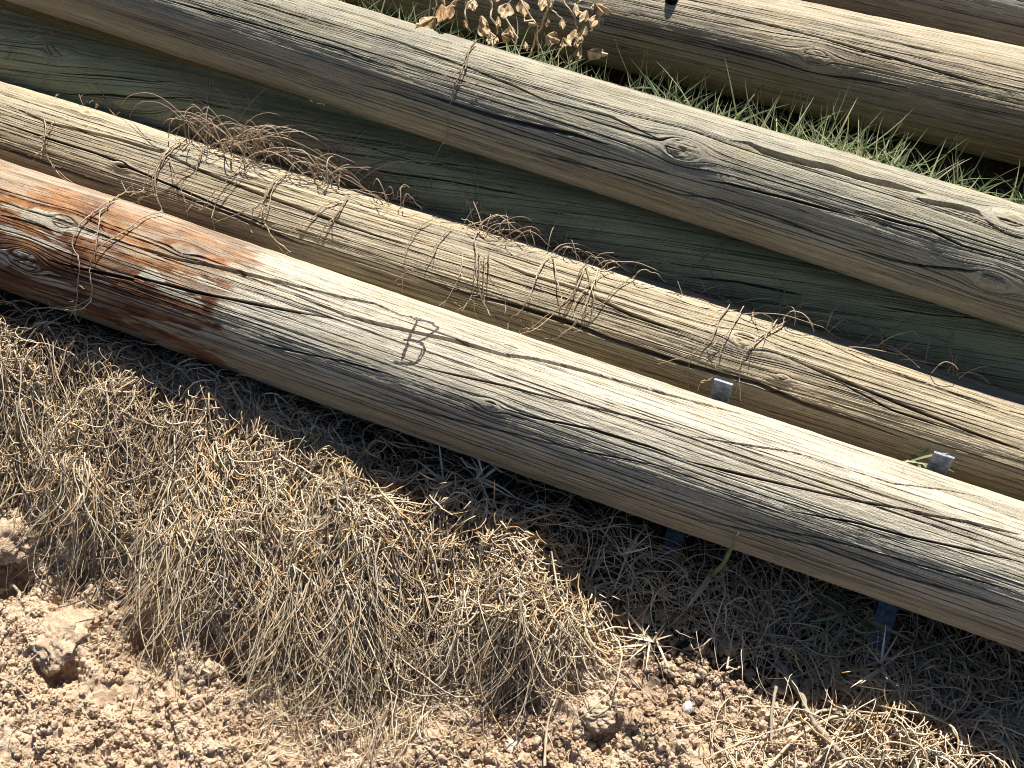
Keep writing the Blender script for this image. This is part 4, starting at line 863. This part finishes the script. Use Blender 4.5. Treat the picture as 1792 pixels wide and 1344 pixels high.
def tuft(name, G, n, Lr, wr, tint, label, cat, mat, tl=(0.2, 1.2), bd=(0.5, 0.5), group=None, azr=(0, 6.28), part="blade", spread=0.003):
    root = empty(name, G, label, cat, group)
    for k in range(n):
        P, W = blades(np.zeros((1, 3)) + rng.normal(0, spread, (1, 3)) * [1, 1, 0.2], rng.uniform(*Lr, 1), rng.uniform(*azr, 1), rng.uniform(*tl, 1), rng.normal(*bd, 1), rng.uniform(*wr, 1))
        V, F, a = ribbons(P, W, np.clip(rng.normal(*tint, 1), 0, 1), rng.normal(0, 0.3, (1, 3)) + [0, 0, 1.0])
        obj(part, mesh(part, V, F, mat, True, a), root)
    return root
def gap_point(px, py, dist):
    """a point on a sight line at a given distance"""
    return CAM + ray([px], [py])[0] * dist
T2_, _, _ = P2.hit(CAM, ray([1605], [835])); G = gap_point(1600, 812, T2_[0] - 0.05)
tuft("grass_tuft", G, 18, (0.04, 0.08), (0.0014, 0.0026), (0.7, 0.2), "small bright green grass tuft poking up between the front post and the second post", "grass tuft", M_GREEN, (0.3, 1.3), (0.8, 0.4), None, (0, 6.28), "blade", 0.008)
def bladed(name, label, cat, blist):
    root = None
    for pts, wd, ti in blist:
        sp = smooth(pts, 14); d = ray(sp[:, 0], sp[:, 1]); g = np.linalg.norm(to_ground(sp[:, 0], sp[:, 1]) - CAM, axis=1) - 0.05
        t, q, th = P1.hit(CAM, d); g = np.minimum(g, np.where(np.isfinite(t), t - 0.012, 9)); u = np.linspace(0, 1, 14)
        T = g[0] + (g[-1] - g[0]) * u - 0.012 * np.sin(math.pi * u); T = np.minimum(T, g + 0.004); W = CAM + d * T[:, None]
        if root is None: root = empty(name, W[0], label, cat); b0 = W[0].copy()
        V, F, a = ribbons((W - b0)[None], (wd * (1 - u ** 2.5) * (0.5 + 0.5 * np.minimum(1, u * 4)) + 0.0002)[None], np.array([ti]), np.array([[0.2, -0.3, 1.0]]), 0.45)
        obj("blade", mesh("blade", V, F, M_GREEN, True, a), root)
bladed("grass_tuft", "pale folded grass blades lit at the shadow edge between the two steel bars", "grass tuft", [([(1243, 1010), (1265, 985), (1280, 958), (1293, 930)], 0.0036, 0.5), ([(1245, 1006), (1225, 1035), (1203, 1063)], 0.0034, 0.95), ([(1243, 1004), (1228, 1026), (1216, 1040)], 0.0022, 0.9), ([(1246, 1008), (1262, 1010), (1276, 1000)], 0.0012, 0.9)])
bladed("grass_tuft", "dark green creeping grass tuft in shadow beside the right steel bar", "grass tuft", [([(1425, 1040), (1480, 1072), (1535, 1098)], 0.0034, 0.2), ([(1515, 1085), (1560, 1105), (1598, 1123)], 0.003, 0.8), ([(1490, 1070), (1450, 1083), (1413, 1088)], 0.0026, 0.7), ([(1498, 1078), (1514, 1100), (1524, 1130)], 0.002, 0.6), ([(1446, 1106), (1424, 1117), (1400, 1123)], 0.0022, 0.75), ([(1446, 1106), (1446, 1130), (1444, 1149)], 0.002, 0.85), ([(1448, 1108), (1468, 1132), (1484, 1156)], 0.0022, 0.6), ([(1440, 1035), (1480, 1050), (1510, 1070)], 0.002, 0.15), ([(1600, 1115), (1660, 1150), (1730, 1165)], 0.002, 0.2)])
G = to_ground([810], [790])[0] + [0, 0, 0.03]
tuft("grass_tuft", G, 3, (0.04, 0.07), (0.0012, 0.002), (0.25, 0.1), "three dark green blades under the front post at the middle", "grass tuft", M_GREEN, (1.1, 1.5), (0.2, 0.2), None, (2.6, 3.6))
G = gap_point(1288, 205, 2.28); G[2] = 0.0
for (px, py, n, lb) in ((1283, 215, 6, "tall thin green grass tuft casting its shadow on the tan post"), (1545, 250, 5, "brownish seedy grass stems standing before the tan post"), (1720, 285, 6, "broad pale grass blades before the tan post at the right edge"), (1190, 175, 5, "dry seed stalk and blades left of the tall green tuft")):
    G = to_ground([px], [py])[0]
    tuft("grass_tuft", G, n, (0.09, 0.16), (0.0013, 0.0022), (0.45, 0.25), lb, "grass tuft", M_GREEN, (0.05, 0.5), (0.6, 0.5))
for (px, py, n, lb) in ((1030, 1020, 13, "star-shaped dry grass tuft at the shadow edge, the brightest of them"), (1137, 1115, 8, "upturned dry grass star standing over the dark hollow at the middle"), (838, 835, 10, "tall dry grass star just under the front post"), (778, 838, 9, "crooked dry grass tuft left of the tall dry star"),
                       (862, 890, 8, "three-armed dry grass tuft below the tall dry star"), (1533, 1160, 9, "thin dry grass star lying against the right steel bar"), (1090, 965, 8, "open dry grass star above the brightest one"), (560, 770, 9, "bleached dry grass tuft at the crest under the front post")):
    G = to_ground([px], [py + 22])[0] + [0, 0, 0.03]
    tuft("dry_grass_star", G, n + 2, (0.03, 0.075), (0.0012, 0.0019), (0.8, 0.1), lb, "dry grass", M_DEAD, (0.7, 1.6), (0.2, 0.6), "star-shaped dry grass tufts")

# ------------------------------------------------------------------ twigs and stalks
def stick(name, label, cat, branches, mat=M_TWIG, lift=0.022):
    root = None
    for part, pts, r0, r1 in branches:
        sp = smooth(pts, len(pts) * 7); W = surf(sp[:, 0], sp[:, 1], lift, [P1]); W[:, 2] = np.maximum(W[:, 2], 0)if False else W[:, 2]
        kz = np.ones(9) / 9; W[:, 2] = np.convolve(np.pad(W[:, 2], 4, 'edge'), kz, 'valid') + 0.002
        if root is None: root = empty(name, W[0], label, cat); b0 = W[0].copy()
        u = np.linspace(0, 1, len(W)); rr = (r0 + (r1 - r0) * u) * (1 + 0.3 * (vnoise(u * 14, u * 0 + r0 * 1e4) > 0.8))
        V, F, a = tubes((W - b0)[None], rr[None], np.array([0.6]), 7); obj(part, mesh(part, V, F, mat, True, a), root)
    return root
stick("forked_twig", "stout forked grey twig running out of the post shadow onto the lit soil", "twig", [("main_stem", [(1325, 1030), (1332, 1080), (1345, 1130), (1357, 1170), (1375, 1195), (1395, 1225), (1410, 1262), (1440, 1300), (1490, 1360)], 0.0042, 0.0036),
    ("side_branch", [(1357, 1172), (1352, 1215), (1345, 1260), (1343, 1315)], 0.0026, 0.0018), ("side_branch", [(1357, 1170), (1335, 1180), (1312, 1162)], 0.0013, 0.0008), ("side_branch", [(1360, 1172), (1375, 1182), (1392, 1190)], 0.0013, 0.0008)])
stick("dry_stalk", "crossing pale stalks that arch over the forked twig at the bottom right", "stalk", [("stem", [(1493, 1258), (1440, 1270), (1390, 1300), (1340, 1350)], 0.0022, 0.002), ("stem", [(1490, 1258), (1460, 1290), (1440, 1320), (1415, 1350)], 0.0024, 0.002), ("stem", [(1493, 1256), (1520, 1278), (1560, 1290)], 0.0018, 0.001), ("stem", [(1480, 1250), (1430, 1256), (1380, 1280), (1290, 1310), (1230, 1340)], 0.0018, 0.0012)], M_DEAD)
stick("dry_stalk", "slim pale stalk curving down the open soil left of the round clod", "stalk", [("stem", [(988, 1203), (965, 1250), (956, 1290), (952, 1350)], 0.0012, 0.002)], M_DEAD)
stick("dry_stalk", "straight pale stalk leaning in the shadow left of the forked twig", "stalk", [("stem", [(1297, 1045), (1282, 1100), (1272, 1150), (1266, 1184)], 0.001, 0.0013), ("stem", [(1266, 1184), (1285, 1185), (1300, 1177)], 0.0012, 0.001)], M_DEAD, 0.03)
stick("dry_stalk", "bleached flat stalk at the bottom right corner", "stalk", [("stem", [(1540, 1250), (1560, 1290), (1585, 1320), (1590, 1360)], 0.0028, 0.0035), ("stem", [(1690, 1272), (1740, 1270), (1790, 1272)], 0.0018, 0.001)], M_DEAD)
stick("bent_root", "thin brown root looping over the soil at the lower left corner", "root", [("root_strand", [(95, 1135), (60, 1170), (30, 1200), (5, 1230)], 0.0014, 0.001), ("root_strand", [(5, 1195), (35, 1208), (60, 1235)], 0.0022, 0.0012), ("root_strand", [(0, 1045), (30, 1042), (52, 1048)], 0.003, 0.002)])

# ------------------------------------------------------------------ dried weed hanging before the tan post
mL, tL, bL = mat_new("dried_leaf"); gL = NG(tL)
pL = gL.n("ShaderNodeNewGeometry").outputs['Position']; nL = gL.noise(pL, 60, 4); n2L = gL.noise(pL, 260, 3)
cL = gL.ramp(nL, [(0.3, (0.3, 0.18, 0.09)), (0.46, (0.58, 0.44, 0.26)), (0.66, (0.78, 0.68, 0.5))]); cL = gL.mix(gL.rmap(n2L, 0.4, 0.55, 0.4, 0), cL, (0.55, 0.42, 0.3), 'MULTIPLY')
oiL = gL.n("ShaderNodeObjectInfo").outputs['Random']
cL = gL.mix(gL.rmap(oiL, 0.35, 1.0, 0.0, 0.75), cL, (0.62, 0.42, 0.28), 'MULTIPLY')
gL.l(cL, bL.inputs['Base Color']); leafy(tL, gL, bL, cL, 0.3); bL.inputs['Roughness'].default_value = 0.65; gL.l(gL.bump(n2L, 0.002), bL.inputs['Normal'])
WD = 2.0
def wpt(px, py, d): return CAM + ray([px], [py])[0] * d
weed = empty("dried_weed", wpt(900, 40, WD), "dried brown leafy weed hanging over the grass behind the knotty grey post", "dried weed"); wb = wpt(900, 40, WD)
def leaf(px, py, size, rot, d, curl=1.0, seed=0):
    nr, na = 9, 25; r = np.linspace(0.03, 1, nr)[:, None]; a = np.linspace(-1.25, 1.25, na)[None]
    lob = 0.8 + 0.2 * np.abs(np.cos(a * 3.2)); R_ = r * lob
    x = R_ * np.sin(a) * np.maximum(0.75 - 0.24 * curl * r, 0.16); y = -R_ * np.cos(a) * 1.15 ; z = 0.28 * np.sin(a * 6.5 + seed) * r ** 1.2 * 0.55 + curl * (-0.5 * (np.abs(a) ** 1.5) * r + 0.5 * r ** 2) + 0.16 * vnoise(x * 5 + seed, y * 5, seed)
    v = np.stack([x, y, z], -1).reshape(-1, 3) * size; c, s_ = math.cos(rot), math.sin(rot)
    X = np.array([1.0, 0, 0]); Yv, Zv = UV, -FV
    v2 = np.outer(v[:, 0] * c - v[:, 1] * s_, X) + np.outer(v[:, 0] * s_ + v[:, 1] * c, Yv) + np.outer(v[:, 2], Zv)
    idx = np.arange(nr * na).reshape(nr, na); F = np.stack([idx[:-1, :-1], idx[1:, :-1], idx[1:, 1:], idx[:-1, 1:]], -1).reshape(-1, 4)
    o = obj("leaf", mesh("leaf", v2 + (wpt(px, py, d) - wb), F, mL), weed)
    mod = o.modifiers.new("thick", 'SOLIDIFY'); mod.thickness = 0.0006
for k, (px, py, sz, rot, cu) in enumerate(((772, 8, 0.045, -0.25, 1.2), (800, 14, 0.042, 0.1, 1.4), (835, 48, 0.03, -0.6, 0.8), (850, 52, 0.036, 0.5, 1.0), (893, 40, 0.032, -0.1, 1.4), (905, 70, 0.026, 0.2, 1.3), (878, 60, 0.024, 0.9, 0.9),
        (962, 52, 0.036, 0.05, 0.6), (985, 62, 0.03, 0.4, 0.9), (1003, 45, 0.034, 0.15, 1.0), (1022, 50, 0.03, -0.3, 1.2), (1036, 8, 0.038, 0.55, 0.8), (1032, 12, 0.028, -0.2, 1.2), (1012, 76, 0.032, -0.1, 1.1), (1030, 80, 0.034, 0.95, 1.2), (890, 2, 0.03, 0.4, 1.0), (920, -10, 0.034, 0.2, 0.9), (960, -14, 0.04, -0.2, 1.0), (1000, 6, 0.03, 0.3, 1.2), (820, -6, 0.04, 0.2, 1.0), (862, -12, 0.04, -0.3, 1.0), (760, 28, 0.034, -0.4, 1.4), (816, 40, 0.03, 0.3, 1.6), (944, 20, 0.034, 0.1, 1.4), (975, 30, 0.03, -0.5, 1.5), (1050, 28, 0.03, 0.3, 1.2), (868, 28, 0.03, -0.2, 1.6), (925, 46, 0.026, 0.6, 1.5), (1002, 92, 0.026, 0.2, 1.5), (845, 20, 0.034, 0.4, 1.5))):
    leaf(px + rng.normal(0, 5), py + rng.normal(0, 5), sz * rng.uniform(0.6, 1.0), rot + rng.normal(0, 0.5), WD + rng.uniform(-0.05, 0.05), cu * rng.uniform(0.9, 2.0), k)
for pts in (ZC((820, -60), (900, 90), (960, 190), (1000, 320), (1020, 480)), ZC((1150, -60), (1210, 60), (1290, 170), (1320, 330)), ZC((1300, -40), (1310, 60), (1350, 130), (1400, 230)), ZC((780, -40), (740, 120), (800, 200), (830, 360)), ZC((200, -40), (180, 80), (150, 180)), ZC((380, -40), (310, 60), (300, 140)), ZC((1060, -40), (1070, 80), (1000, 230), (930, 440)), ZC((1190, 330), (1180, 390), (1060, 500)),
            ZC((600, -30), (620, 120), (660, 200), (620, 360)), ZC((480, -20), (440, 100), (450, 240)), ZC((1400, -40), (1410, 30), (1420, 60)), ZC((1090, -40), (1120, 100), (1200, 200)), ZC((850, 60), (880, 140), (1000, 200)), ZC((240, -20), (260, 90), (330, 40), (420, -30))):
    sp = smooth(pts, 16); W = np.stack([wpt(x, y, WD + 0.01) for x, y in sp]) + np.stack([vnoise(np.arange(16) * 0.5, np.full(16, sp[0, 0] + j)) - 0.5 for j in range(3)], 1) * 0.012 - wb
    V, F, a = tubes(W[None], (np.linspace(1, 0.6, 16) * rng.uniform(0.0014, 0.0024))[None], np.array([rng.uniform(0.6, 1.0)]), 6); obj("stem", mesh("stem", V, F, M_DEAD, True, a), weed)
